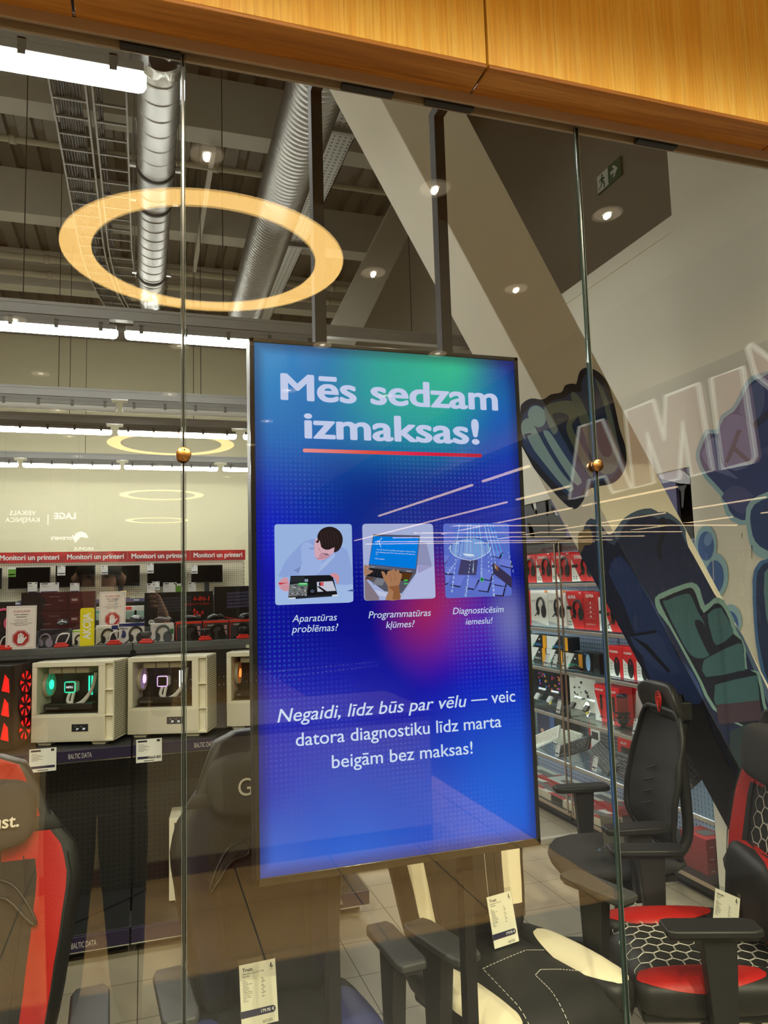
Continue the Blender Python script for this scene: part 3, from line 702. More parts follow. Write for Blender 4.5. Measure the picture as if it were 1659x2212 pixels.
class Pic:
    """a printed or displayed picture: flat coloured shapes drawn on the screen plane in layers"""
    def __init__(s, tr): s.tr = tr; s.m = MB(); s.mats = []; s.k = 0
    def mi(s, col):
        nm = 'pic_%d_%d_%d' % col; M = emis(nm, rgb(*col))
        if M not in s.mats: s.mats.append(M)
        return s.mats.index(M)
    def P(s, p): v = dl(atY(*p, DY)); return Vector((v.x, -.0006-.00012*s.k, v.z))
    def poly(s, col, pts, sm=0):
        s.k += 1; q = [s.P(p) for p in s.tr(pts)]
        if sm: q = smooth_poly(q, sm)
        s.m.poly(q, s.mi(col)); return s
    def line(s, col, pts, w, sm=0):
        s.k += 1; q = [s.P(p) for p in s.tr(pts)]
        if sm: q = spline(q, sm)
        s.m.tube(q, w, 4, s.mi(col)); return s
    def build(s, name): return s.m.build(name, s.mats, DT, normals=False, smooth=False)
def rrect(x0, y0, x1, y1, r, x2=None, x3=None):
    q = []
    for cx_, cy_, a in ((x1-r, y0+r, -90), (x1-r, y1-r, 0), (x0+r, y1-r, 90), (x0+r, y0+r, 180)):
        q += [(cx_+r*math.cos(math.radians(a+i*18)), cy_+r*math.sin(math.radians(a+i*18))) for i in range(6)]
    return q
# picture one: technician bent over an open laptop
P = Pic(crop(580, 1110, 8.295))
def quad_rr(c, r=.08):
    """rounded quadrilateral through the corners tl,tr,br,bl"""
    c = [Vector(p) for p in c]; q = []
    for i in range(4):
        p, a, b = c[i], c[i-1], c[(i+1) % 4]
        s_, e_ = p+(a-p)*r, p+(b-p)*r
        for k in range(5):
            t = k/4; q.append((1-t)**2*s_+2*t*(1-t)*p+t*t*e_)
    return [tuple(v) for v in q]
P.poly((164, 190, 240), quad_rr([(104, 186), (1490, 182), (1520, 1580), (120, 1638)], .04))
P.poly((172, 196, 244), [(120, 1330), (1514, 1270), (1516, 1560), (1440, 1590), (200, 1632), (125, 1600)])
P.poly((150, 172, 232), [(300, 850), (580, 540), (720, 470), (860, 460), (1330, 600), (1420, 700), (1470, 900), (1505, 1060), (1490, 1250), (1250, 1260), (600, 1200), (400, 1130), (180, 1130), (230, 1010)], 2)
P.poly((166, 186, 240), [(580, 600), (700, 500), (860, 640), (960, 880), (860, 1090), (540, 1090), (600, 900)], 2)
P.poly((176, 194, 242), [(960, 890), (1180, 700), (1190, 760), (1060, 900), (860, 1090)])
P.poly((130, 146, 206), [(580, 940), (500, 990), (440, 1010), (540, 1060)])
P.poly((140, 160, 220), [(705, 610), (760, 640), (830, 640), (820, 600)])
P.poly((226, 176, 196), [(830, 480), (900, 440), (1180, 600), (1170, 690), (1080, 760), (1040, 800), (960, 830), (880, 820), (830, 760), (818, 640)], 2)
P.poly((204, 150, 172), [(960, 690), (1100, 735), (1040, 790), (930, 820), (900, 760)], 2)
P.poly((60, 42, 46), [(868, 580), (900, 640), (950, 690), (900, 630)]); P.poly((60, 42, 46), [(965, 705), (1090, 730), (1040, 738)])
P.poly((196, 100, 120), [(835, 770), (880, 800), (940, 806), (880, 815)])
P.poly((44, 32, 32), [(890, 520), (870, 400), (930, 290), (1040, 236), (1160, 240), (1270, 310), (1326, 430), (1310, 560), (1250, 660), (1165, 690), (1180, 600), (1090, 640), (1010, 640), (940, 590), (910, 470), (840, 500)], 2)
for k in range(6): P.line((76, 58, 54), [(930+k*50, 300+abs(k-3)*12), (945+k*58, 420+k*6), (960+k*55, 560-k*4)], .0004, 3)
P.poly((26, 26, 30), [(390, 1112), (1140, 1096), (1228, 1440), (1120, 1480), (350, 1500)])
P.poly((44, 46, 52), [(400, 1130), (640, 1122), (640, 1220), (390, 1230)])
P.poly((120, 120, 124), [(365, 1270), (500, 1250), (700, 1260), (680, 1460), (350, 1480)])
rnd = random.Random(3)
for k in range(46):
    x, y = rnd.uniform(375, 680), rnd.uniform(1270, 1460); P.poly(((30, 30, 34), (210, 210, 214), (70, 70, 76))[k % 3], [(x, y), (x+26, y-4), (x+22, y+14), (x+2, y+12)])
P.poly((60, 170, 90), quad_rr([(516, 1236), (690, 1232), (688, 1288), (514, 1290)], .2)); P.poly((190, 236, 204), [(540, 1246), (670, 1244), (668, 1262), (540, 1264)])
P.poly((150, 160, 190), [(632, 1172), (694, 1168), (694, 1216), (634, 1218)])
P.poly((20, 20, 22), [(760+85*math.cos(a*PI/8), 1385+72*math.sin(a*PI/8)) for a in range(16)]); P.poly((70, 80, 100), [(770+38*math.cos(a*PI/8), 1385+32*math.sin(a*PI/8)) for a in range(16)])
P.poly((206, 206, 226), [(850, 1222), (1130, 1206), (1190, 1378), (860, 1398)]); P.poly((28, 24, 26), [(850, 1300), (900, 1300), (1030, 1390), (980, 1400)])
P.poly((226, 84, 92), [(888, 1226), (966, 1222), (970, 1290), (890, 1292)]); P.poly((16, 16, 18), [(888, 1226), (912, 1225), (914, 1291), (890, 1292)])
P.poly((40, 44, 50), [(470, 1480), (1120, 1452), (1120, 1480), (470, 1524)]); P.poly((220, 224, 234), [(345, 1500), (470, 1494), (470, 1524), (345, 1526)]); P.poly((220, 224, 234), [(1120, 1452), (1230, 1440), (1225, 1470), (1122, 1482)])
P.poly((222, 160, 176), [(170, 1230), (260, 1140), (320, 1150), (350, 1210), (350, 1370), (270, 1385), (190, 1330)], 2); P.poly((206, 40, 54), [(158, 1250), (180, 1236), (300, 1240), (330, 1226), (330, 1240), (190, 1268)])
for k in range(3): P.line((186, 120, 140), [(215, 1290+k*30), (280, 1300+k*26), (345, 1285+k*28)], .0004, 3)
P.poly((222, 150, 160), [(1080, 1100), (1160, 1060), (1240, 1110), (1246, 1180), (1215, 1270), (1170, 1160)], 2)
P.poly((60, 90, 160), [(1380, 1384), (1470, 1356), (1512, 1362), (1514, 1390)])
P.build('picture_technician')
# picture two: hands typing on a laptop with a blue error page
P = Pic(crop(770, 1120, 9.217))
P.poly((176, 184, 230), quad_rr([(112, 106), (1520, 104), (1575, 1592), (150, 1640)], .05))
P.poly((150, 152, 196), [(1215, 470), (1390, 480), (1500, 950), (1195, 940)]); P.poly((188, 192, 238), [(1190, 930), (1545, 955), (1570, 1560), (880, 1600), (1200, 1100)]); P.poly((166, 160, 210), [(1200, 940), (1500, 955), (1230, 1095)])
P.poly((84, 86, 112), [(330, 316), (1262, 338), (1190, 1040), (238, 940)]); P.poly((0, 128, 236), [(340, 355), (1240, 378), (1175, 1005), (248, 908)])
P.poly((92, 90, 104), [(238, 945), (1190, 1040), (1180, 1090), (900, 1490), (560, 1450), (180, 1180)])
P.poly((24, 22, 28), [(270, 985), (1115, 1085), (1030, 1255), (190, 1145)]); P.poly((92, 54, 24), [(900, 1070), (1110, 1095), (1040, 1230), (870, 1210)])
P.poly((150, 156, 176), [(290, 958), (362, 962), (355, 978), (275, 972)]); P.poly((180, 184, 200), [(985, 1038), (1090, 1046), (1086, 1060), (982, 1052)])
for k in range(4):
    for j in range(9): P.poly((70, 66, 78), [(300+j*62-k*16, 1008+k*34+j*7), (330+j*62-k*16, 1012+k*34+j*7), (326+j*62-k*16, 1022+k*34+j*7), (296+j*62-k*16, 1018+k*34+j*7)])
P.poly((130, 128, 140), [(390, 1190), (560, 1210), (500, 1340), (300, 1310)]); P.poly((200, 206, 236), [(340, 1420), (590, 1480), (580, 1560), (420, 1530)])
P.poly((176, 130, 106), [(135, 935), (220, 945), (260, 985), (180, 1000), (300, 1040), (306, 1066), (160, 1150), (140, 1150)], 2); P.poly((110, 66, 44), [(150, 1165), (330, 1180), (300, 1205), (180, 1220)])
P.poly((140, 124, 138), [(142, 1165), (290, 1370), (430, 1560), (440, 1626), (200, 1640), (150, 1600)])
P.poly((178, 126, 92), [(480, 1075), (500, 1050), (540, 1075), (580, 1140), (600, 1060), (690, 1030), (730, 1000), (762, 1060), (800, 1015), (835, 1040), (830, 1080), (882, 1100), (880, 1180), (830, 1330), (840, 1460), (855, 1610), (565, 1625), (610, 1480), (600, 1340), (540, 1240)], 2)
P.poly((150, 96, 62), [(610, 1360), (830, 1330), (840, 1460), (855, 1605), (700, 1615), (720, 1450)], 1); P.line((150, 96, 66), [(640, 1120), (670, 1190), (680, 1260)], .0005, 3); P.line((150, 96, 66), [(740, 1090), (750, 1170), (745, 1240)], .0005, 3)
P.poly((60, 214, 80), quad_rr([(920, 1220), (1005, 1216), (1005, 1244), (920, 1246)], .3)); P.poly((60, 214, 110), quad_rr([(925, 1290), (1008, 1286), (1008, 1308), (925, 1312)], .3))
W3 = (226, 240, 255)
P.line(W3, [(492, 392), (445, 440), (436, 500), (470, 572)], .0007, 5)
for y in (450, 515): P.poly(W3, [(405+12*math.cos(a)+(450-y)*.16, y+10*math.sin(a)) for a in range(6)])
def ptext(P, s, a, b, col, h=None, shear=0):
    P.k += 1; A, B = [P.P(q) for q in P.tr([a, b])]; add_text(P.m, s, A, (B-A), Vector((0, 0, 1)), width=(B-A).length, height=h, mi=P.mi(col), shear=shear)
ptext(P, 'Your PC ran into a problem and needs to restart. We\'re', (378, 632), (1155, 680), W3); ptext(P, 'just collecting some error info, and then we\'ll restart for', (370, 682), (1148, 730), W3); ptext(P, 'you.', (362, 722), (410, 725), W3); ptext(P, '12% complete', (350, 810), (535, 826), W3)
P.build('picture_laptop')
# picture three: code streams over a keyboard and magnifier
P = Pic(crop(940, 1120, 9.217))
P.poly((98, 116, 212), quad_rr([(152, 102), (1462, 100), (1524, 1536), (204, 1590)], .045))
for pl in ([(170, 740), (290, 730), (240, 840), (178, 900)], [(185, 960), (420, 950), (360, 1100), (190, 1090)], [(195, 1130), (310, 1150), (260, 1280), (198, 1300)], [(340, 1130), (600, 1140), (500, 1350), (310, 1310)], [(640, 1160), (860, 1200), (770, 1400), (610, 1370)], [(880, 1240), (1090, 1250), (1030, 1450), (820, 1420)], [(1160, 1180), (1400, 1250), (1380, 1350), (1140, 1300)], [(1110, 1340), (1370, 1360), (1330, 1530), (1130, 1510)], [(1100, 640), (1320, 650), (1260, 780), (1110, 730)], [(1290, 800), (1490, 830), (1500, 980), (1250, 920)], [(930, 980), (1130, 1060), (1080, 1230), (905, 1190)]):
    P.poly((44, 40, 70), [(x+(-8 if x < 800 else 26), y+26) for x, y in pl]); P.poly((112, 128, 224), pl)
P.poly((60, 52, 84), [(1120, 930), (1150, 880), (1510, 1170), (1515, 1390), (1150, 1100)]); P.poly((150, 98, 60), [(1160, 900), (1240, 960), (1240, 1050), (1180, 1000)])
P.poly((60, 80, 150), [(690+400*math.cos(a*PI/16), 590+215*math.sin(a*PI/16)) for a in range(32)]); P.poly((136, 160, 226), [(690+385*math.cos(a*PI/16), 600+205*math.sin(a*PI/16)) for a in range(32)])
P.poly((236, 240, 250), [(540, 700), (750, 720), (745, 750), (640, 750), (560, 725)], 2); P.poly((70, 66, 110), [(500, 820), (840, 830), (800, 1130), (440, 1120)])
P.line((226, 236, 255), [(290, 540), (300, 660), (430, 770), (680, 830), (900, 770), (1060, 660), (1090, 560)], .0009, 5)
rnd = random.Random(11)
for k in range(16):
    x = 330+k*72; P.line(rnd.choice([(70, 190, 250), (40, 120, 220), (150, 220, 255)]), [(x+(690-x)*.25, 110), (x, 560), (x+(x-690)*.10, 760)], .0007)
for k in range(34):
    x, y = rnd.uniform(420, 1430), rnd.uniform(120, 520); P.poly((40, 110, 214), [(x, y), (x+44, y+8), (x+40, y+26), (x-2, y+18)])
def stream(P, s, a, b, h, col=(206, 232, 255)):
    n = len(s)
    for i, ch in enumerate(s):
        t = i/(n-1); x, y = a[0]+(b[0]-a[0])*t, a[1]+(b[1]-a[1])*t; w = (.45+.55*t)*h
        ptext(P, ch, (x, y), (x+w*.62, y), col)
for s, a, b, h in (('5480938830', (390, 660), (285, 1470), 52), ('2574908330', (500, 700), (205, 1110), 44), ('75429083830', (660, 790), (545, 1555), 58), ('5476083', (720, 780), (690, 1080), 44), ('83830805', (870, 680), (850, 1160), 54), ('50897', (990, 700), (1000, 1080), 44), ('5890257098', (1050, 740), (1090, 1550), 56), ('5032', (1110, 740), (1120, 990), 44), ('80597', (1390, 700), (1470, 1080), 46), ('35498', (340, 440), (210, 620), 36)):
    stream(P, s, a, b, h)
P.poly((60, 200, 100), quad_rr([(835, 1180), (895, 1180), (895, 1260), (835, 1260)], .3)); P.poly((30, 40, 60), [(850, 1196), (880, 1196), (880, 1238), (850, 1238)])
P.build('picture_keyboard')
# ================================================================== SHOP SHELVING, LEFT
SHELFK = mat('shelf_black', rgb(40, 40, 42), .5)
PEGK = dots_mat('peg_black', rgb(34, 33, 34), (.002, .002, .002), .0255, .22, .55)
PEGW = dots_mat('peg_white', rgb(206, 200, 176), rgb(120, 114, 96), .025, .24, .6)
STRIP = mat('price_strip', rgb(38, 30, 62), .35)
LETT = mat('strip_letters', rgb(196, 190, 190), .5)
t = thing('display_gondola', 'black perforated shelf unit carrying the white computers and the headset boxes', 'shelf', (0, 3.8, 0))
def gb(a, b, name, m, bevel=.002): return MB().box2((a[0], a[1]-3.8, a[2]), (b[0], b[1]-3.8, b[2])).build(name, m, t, bevel=bevel)
BX = [-2.35, -1.20, -.05, 1.10]
for a, b in zip(BX, BX[1:]):
    gb((a+.004, 3.8, .105), (b-.004, 4.35, .128), 'base_shelf', SHELFK)
    f = gb((a+.004, 3.785, .062), (b-.004, 3.80, .126), 'price_strip', STRIP)
    mb = MB(); k = a+.22
    for k in (a+.32, a+.90): add_text(mb, 'BALTIC DATA', (k, -.0156, .078), (1, 0, 0), (0, 0, 1), width=.105, height=.036)
    mb.build('lettering', LETT, f)
    gb((a+.004, 3.784, .056), (b-.004, 3.80, .0615), 'strip_edge', CHROME, 0)
    gb((a+.03, 3.88, 0), (b-.03, 4.3, .10), 'plinth', BLACK)
    gb((a+.004, 4.0, .892), (b-.004, 4.30, .910), 'shelf', SHELFK)
    f = gb((a+.004, 3.985, .855), (b-.004, 4.0, .908), 'price_strip', STRIP)
    mb = MB()
    for k in (a+.30, a+.62 if a > -.1 else a+.86): add_text(mb, 'BALTIC DATA', (k, .1844, .869), (1, 0, 0), (0, 0, 1), width=.105, height=.034)
    mb.build('lettering', LETT, f)
    gb((a+.004, 3.984, .849), (b-.004, 4.0, .8545), 'strip_edge', CHROME, 0)
    for z0, z1 in ((.128, .50), (.503, .88), (.912, 1.33)): gb((a+.006, 4.30, z0), (b-.006, 4.315, z1), 'perforated_panel', PEGK, 0)
    gb((a+.004, 4.25, 1.352), (b-.004, 4.80, 1.385), 'top_shelf', mat('shelf_grey', rgb(78, 80, 80), .5))
    gb((a+.004, 4.52, 1.385), (b-.004, 4.80, 1.462), 'riser', mat('shelf_grey', rgb(78, 80, 80), .5))
for a in BX: gb((a-.015, 4.316, 0), (a+.015, 4.37, 1.352), 'upright', BLACK)

# ---- computers
PCW = mat('case_white', rgb(228, 222, 200), .45)
PCD = mat('case_inside', rgb(28, 27, 28), .5)
PCMESH = dots_mat('case_mesh', rgb(222, 216, 196), rgb(170, 164, 146), .006, .25, .5)
VENT = mat('vent_shadow', rgb(150, 145, 128), .6)
DIGIT = emis('digit_white', (.9, .95, 1), 1.6)
def computer(px, z, Y, rz, glow, lab, W=.415, D=.20, H=.41, case=None, temp=None, cap=False, logo=None, tubes=1, gpu='GEFORCE RTX', warm=False):
    case = case or PCW
    p = atY(*px, Y); t = thing('desktop_computer', lab, 'computer', (p.x, Y, z), rz, 'desktop computers')
    E1 = emis('glow_%d_%d_%d' % glow, rgb(*glow), 2.2); E2 = emis('soft_%d_%d_%d' % glow, rgb(*glow), .35)
    wx0, wx1, wz0, wz1 = .026, .335, .152, .386
    m = MB()
    m.box2((0, 0, .018), (W-.045, D, wz0)).box2((0, 0, wz1), (W-.045, D, H)).box2((0, 0, wz0), (wx0, D, wz1)).box2((wx1, 0, wz0), (W-.045, D, wz1)).box2((wx0, D-.02, wz0), (wx1, D, wz1), 0)
    m.box2((W-.045, .015, .018), (W-.010, D, H)).box2((W-.045, 0, .018), (W, .02, .03)).box2((W-.045, 0, H-.012), (W, .02, H)).box2((W-.006, 0, .018), (W, D, H))
    for z_ in (.14, .265): m.box2((W-.045, .0, z_), (W, .02, z_+.006))
    m.build('case', case, t, bevel=.0025)
    MB().box2((.004, -.0015, .026), (W-.05, .0, wz0-.012)).build('lower_panel', PCMESH if case is PCW else case, t)
    m = MB()
    for k in range(34): m.box2((W-.0005, .012, .03+k*.011), (W+.0012, D-.012, .036+k*.011))
    m.build('front_vents', VENT if case is PCW else BLACK, t)
    for x in (.03, W-.11): MB().hexa([(x, .02, 0), (x+.06, .02, 0), (x+.06, D-.02, 0), (x, D-.02, 0)], [(x-.008, .012, .02), (x+.068, .012, .02), (x+.068, D-.012, .02), (x-.008, D-.012, .02)]).build('foot', case, t)
    MB().box2((wx0, D-.024, wz0), (wx1, D-.0205, wz1)).box2((wx0, .03, wz0), (wx1, D-.024, wz0+.004)).build('motherboard', PCD, t)
    for x in (.10, .17, .24): MB().box2((x-.03, .03, wz1-.035), (x+.035, D-.03, wz1-.006)).build('top_fan', mat('fan_frame', rgb(190, 180, 158), .5), t, bevel=.003)
    Rf = Matrix.Rotation(PI/2, 4, 'Y')
    f = MB().lathe([(.058, -.010), (.062, -.010), (.062, .012), (.058, .012)], (wx0+.014, .10, .29), 28, 0, Rf, cap=False).build('fan', mat('fan_frame', rgb(190, 180, 158), .5), t)
    m = MB()
    for k in range(9):
        a = k*2*PI/9; c_, s_ = math.cos(a), math.sin(a)
        m.add([(wx0+.016, .10+.016*c_-.006*s_, .29+.016*s_+.006*c_), (wx0+.02, .10+.054*c_-.02*s_, .29+.054*s_+.02*c_), (wx0+.012, .10+.054*c_+.012*s_, .29+.054*s_-.012*c_), (wx0+.012, .10+.016*c_+.006*s_, .29+.016*s_-.006*c_)], [(0, 1, 2, 3)])
    m.build('blades', E2, f); MB().lathe([(.014, .010), (.024, .012), (.024, .016), (.0, .016)], (wx0+.014, .10, .29), 24, 0, Rf).build('hub_ring', E1, f)
    if tubes:
        c = MB().box((.155, .115, .275), (.062, .05, .058)).build('cooler', mat('cooler_shell', rgb(200, 196, 186), .35), t, bevel=.012)
        MB().box((.153, .0885, .275), (.044, .004, .044)).build('cooler_screen', mat('cooler_face', rgb(48, 40, 38), .25) if not logo else BLACK, c, bevel=.004)
        m = MB(); q = rrect(-.027, -.027, .027, .027, .008); m.tube([(.153+a, .0895, .275+b) for a, b in q], .0016, 6, closed=True); m.build('glow_ring', E1, c)
        if logo:
            mb = MB(); add_text(mb, logo, (.153, .0862, .270), (1, 0, 0), (0, 0, 1), width=.034, align='c', bold=.02); mb.build('logo', DIGIT, c)
        for k in (0, 1):
            MB().tube(spline([(.15+.02*k, .10, .245), (.145+.02*k, .085, .205-.012*k), (.18, .08, .188-.012*k), (.225, .08, .206-.010*k), (.268, .09, .265), (.282, .10, .345)], 6), .0085, 8).build('coolant_hose', mat('hose_white', rgb(222, 216, 206), .45), t)
    for k in (0, 1): MB().box((.228+.015*k, .15, .275), (.0055, .006, .098)).build('memory_stick', E1 if not warm else emis('memory_warm', (1, .95, .9), 2), t)
    gq = MB().box2((wx0+.012, .05, .166), (.285, .16, .196)).build('graphics_card', BLACK, t, bevel=.003)
    mb = MB(); add_text(mb, gpu, (wx0+.02, .0492, .173), (1, 0, 0), (0, 0, 1), width=.068*len(gpu)/11, bold=.01); mb.build('lettering', mat('gpu_letters', (.35, .35, .33), .5), gq)
    MB().box2((wx0-.004, -.0005, wz0-.004), (wx1+.004, .003, wz1+.004)).build('side_glass', CLEAR, t)
    if temp:
        d = MB().box2((.205, -.004, .068), (.288, .0, .104)).build('temperature_display', BLACK, t, bevel=.006)
        mb = MB(); add_text(mb, temp[0], (.228, -.0045, .076), (1, 0, 0), (0, 0, 1), width=.013, shear=.1); add_text(mb, temp[1], (.260, -.0045, .076), (1, 0, 0), (0, 0, 1), width=.013, shear=.1)
        add_text(mb, '~', (.222, -.0045, .090), (1, 0, 0), (0, 0, 1), width=.005); add_text(mb, '~', (.252, -.0045, .090), (1, 0, 0), (0, 0, 1), width=.005); mb.build('digits', DIGIT, d)
    return t
TH = math.radians(-19)
computer((66, 1622), .912, 4.16, TH, (40, 240, 180), 'white desktop computer with teal glowing fan, left of the two whole ones', temp=('27', '39'), logo='NITU')
computer((275, 1602), .912, 4.16, TH, (226, 180, 240), 'white desktop computer with pale violet glow, beside the left glass joint', temp=('29', '32'), warm=True)
computer((490, 1586), .912, 4.16, TH, (255, 130, 60), 'white desktop computer with orange glow, cut off by the display edge', gpu='MSI')
computer((365, 1972), .128, 3.98, math.radians(-6), (70, 60, 255), 'white desktop computer with blue fans standing on the lowest shelf', tubes=0)
t = thing('desktop_computer', 'black desktop computer with red lit front fans at the far left', 'computer', (atY(34, 1622, 4.16).x, 4.06, .912), math.radians(-20), 'desktop computers')
MB().box2((-.40, 0, .012), (-.012, .21, .41)).build('case', BLACK, t, bevel=.003)
MB().box2((-.012, .004, .012), (0, .21, .41)).build('front_grille', mat('grille_dark', (.02, .006, .006), .4), t)
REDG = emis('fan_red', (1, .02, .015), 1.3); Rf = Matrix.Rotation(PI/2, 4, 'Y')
for z in (.09, .205, .32):
    f = MB().lathe([(.054, 0), (.056, .004)], (.0, .107, z), 26, 0, Rf, cap=False).build('fan_ring', mat('fan_red_ring', (.25, .01, .01), .4), t)
    m = MB()
    for k in range(7):
        a = k*2*PI/7+.3; c_, s_ = math.cos(a), math.sin(a)
        m.add([(.003, .107+.014*c_-.004*s_, z+.014*s_+.004*c_), (.003, .107+.052*c_-.016*s_, z+.052*s_+.016*c_), (.003, .107+.050*c_+.004*s_, z+.05*s_-.004*c_)], [(0, 1, 2)])
    m.build('blades', REDG, f)
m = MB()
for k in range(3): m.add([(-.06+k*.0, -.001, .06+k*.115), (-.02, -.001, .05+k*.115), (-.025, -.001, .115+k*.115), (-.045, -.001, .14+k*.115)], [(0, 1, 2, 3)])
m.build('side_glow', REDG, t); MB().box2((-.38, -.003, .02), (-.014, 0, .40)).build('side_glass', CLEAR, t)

# ---- price cards
def price_card(p, w, h, lab, rz=0, tilt=0, price='', cat='price tag', name='price_card', group='price cards', title='', green=False, lines=6):
    t = thing(name, lab, cat, p, rz, group); t.rotation_euler.x = tilt
    MB().box2((-w/2, -.0008, 0), (w/2, .0008, h)).build('card', WHITE, t)
    m = MB()
    def bar(x0, z0, x1, z1, mi=0): m.box2((-w/2+w*x0, -.0014, h*z0), (-w/2+w*x1, -.0008, h*z1), mi)
    if green: bar(0, .0, 1, .82, 2); bar(.1, .18, .9, .3, 1)
    else:
        bar(.06, .87, .42, .95); bar(.80, .86, .92, .96)
        for k in range(lines): bar(.08, .76-k*.055, .30+.3*((k*37) % 5)/5, .775-k*.055, 3)
        bar(.05, .15, .95, .255, 1); bar(.3, .05, .7, .08)
    m.build('print', [INK, NAVY, mat('offer_green', rgb(96, 150, 40), .6), mat('fine_print', rgb(120, 118, 118), .6)], t)
    if price:
        mb = MB(); add_text(mb, price, (w*.42, -.0016, h*.175), (1, 0, 0), (0, 0, 1), width=w*.44, align='r', bold=.015); mb.build('price', WHITE, t)
    return t
def on_strip(px, w, h, lab, **k):
    p = atY(*px, 3.975); return price_card((p.x, 3.975, p.z), w, h, lab, **k)
on_strip((92, 1667), .118, .108, 'white price card hanging from the shelf edge under the teal lit computer', rz=.05)
on_strip((322, 1646), .122, .112, 'white price card hanging under the violet lit computer', price='1799.00 €')

# ---- boxes and things on the top shelf
def product_box(x0, x1, z0, z1, Y, d, lab, cols, art=None, text=(), cat='box', group='boxes on the top shelf', rz=0, ax='y', name='product_box'):
    """carton whose printed face looks towards -Y (or towards -X when ax is 'x'; x0,x1 then run along -Y)"""
    w, h = abs(x1-x0), z1-z0
    if ax == 'y': t = thing(name, lab, cat, ((x0+x1)/2, Y, z0), rz, group)
    else: t = thing(name, lab, cat, (Y, (x0+x1)/2, z0), -PI/2+rz, group)
    mats = [mat('carton_%d_%d_%d' % c, rgb(*c), .4) for c in cols]
    MB().box2((-w/2, 0, 0), (w/2, d, h)).build('carton', mats[0], t, bevel=.0012)
    m = MB(); k = [0]
    def R(u0, v0, u1, v1, mi): k[0] += 1; m.box2((-w/2+u0*w, -.0006-.0003*k[0], v0*h), (-w/2+u1*w, -.0002, v1*h), mi)
    def G(pts, mi): k[0] += 1; m.prism([(-w/2+u*w, -.0006-.0003*k[0], v*h) for u, v in pts], (0, .0003, 0), mi)
    def headset(u, v, s, mi):
        k[0] += 1; y = -.0012-.0003*k[0]
        P = [(-w/2+u*w+s*a, y, v*h+s*b) for a, b in spline([(-.34, -.1), (-.36, .2), (-.22, .46), (.05, .54), (.28, .40), (.36, .10)], 4)]
        m.tube(P, s*.065, 6, mi)
        for sx in (-1, 1):
            m.prism([(-w/2+u*w+s*(.27*sx+(.20+.06*sx)*math.cos(q)), y-.0004*sx, v*h+s*(-.12+(.29+.05*sx)*math.sin(q))) for q in [PI*2*i/14 for i in range(14)]], (0, .0004, 0), mi)
        m.tube([(-w/2+u*w+s*a, y, v*h+s*b) for a, b in ((-.38, -.2), (-.55, -.34), (-.62, -.36))], s*.03, 5, mi)
    def mouse(u, v, s, mi, mi2=None):
        k[0] += 1; y = -.0012-.0003*k[0]
        m.prism([(-w/2+u*w+s*.24*math.cos(q), y, v*h+s*.5*math.sin(q)) for q in [PI*2*i/18 for i in range(18)]], (0, .0004, 0), mi)
        m.prism([(-w/2+u*w+s*.03*math.cos(q), y-.0004, v*h+s*(.26+.1*math.sin(q))) for q in [PI*2*i/8 for i in range(8)]], (0, .0004, 0), mi if mi2 is None else mi2)
    def keyboard(u0, v0, u1, v1, mi, mk, rows=5, n=14, slant=0):
        G([(u0, v0), (u1, v0+slant), (u1, v1+slant), (u0, v1)], mi); k[0] += 1; y = -.0008-.0003*k[0]
        for r in range(rows):
            for c in range(n):
                a = u0+(u1-u0)*(c+.12)/n; b = u0+(u1-u0)*(c+.88)/n; zz = slant*(c/n)
                lo_, hi_ = v0+(v1-v0)*(r+.15)/rows+zz, v0+(v1-v0)*(r+.85)/rows+zz
                m.add([(-w/2+a*w, y, lo_*h), (-w/2+b*w, y, lo_*h), (-w/2+b*w, y, hi_*h), (-w/2+a*w, y, hi_*h)], [(0, 1, 2, 3)], mk)
    if art: art(dict(R=R, G=G, headset=headset, mouse=mouse, keyboard=keyboard))
    if m.v: m.build('print', mats, t, normals=False, smooth=False)
    if text:
        mb = MB(); 
        for s, u, v, wid, mi, b in text: add_text(mb, s, (-w/2+u*w, -.0012-.0003*(k[0]+2), v*h), (1, 0, 0), (0, 0, 1), width=wid*w, bold=b, mi=mi)
        mb.build('lettering', mats, t)
    return t
K_, W_, R_, G_, B_ = (24, 23, 26), (224, 222, 214), (206, 42, 40), (120, 120, 120), (36, 44, 110)
def shelf_box(xa, xb, ztop, Y, lab, cols, art=None, text=(), z0=1.386, d=.10, rz=0):
    a = atY(xa, 1380, Y).x; b = atY(xb, 1380, Y).x
    return product_box(a, b, z0, z0+ztop, Y, d, lab, cols, art, text, rz=rz)
def a_head(dark=3, u=.62, v=.42, s=.075):
    return lambda f: f['headset'](u, v, s, dark)
shelf_box(-24, 25, .245, 4.34, 'black headset box with pink headset at the far left of the shelf', [K_, (226, 90, 130), W_, (226, 90, 130)], a_head(3, .62, .6, .11))
shelf_box(84, 152, .092, 4.33, 'long low black headset box in front of the maroon cartons', [(32, 30, 40), G_, W_, (150, 140, 160)], lambda f: f['headset'](.2, .34, .07, 3), [('Trust', .72, .75, .14, 2, 0)])
shelf_box(156, 176, .082, 4.33, 'narrow white headset box half behind the yellow sign', [W_, (150, 200, 60), G_, K_], lambda f: (f['R'](0, .9, 1, 1, 1), f['headset'](.8, .3, .06, 3)))
shelf_box(207, 254, .100, 4.36, 'white headset box with dark blue corner, right of the yellow sign', [W_, B_, G_, (44, 44, 48)], lambda f: (f['R'](.72, .78, 1, 1, 1), f['headset'](.55, .34, .085, 3)), [('PlayStation', .08, .8, .4, 2, 0)])
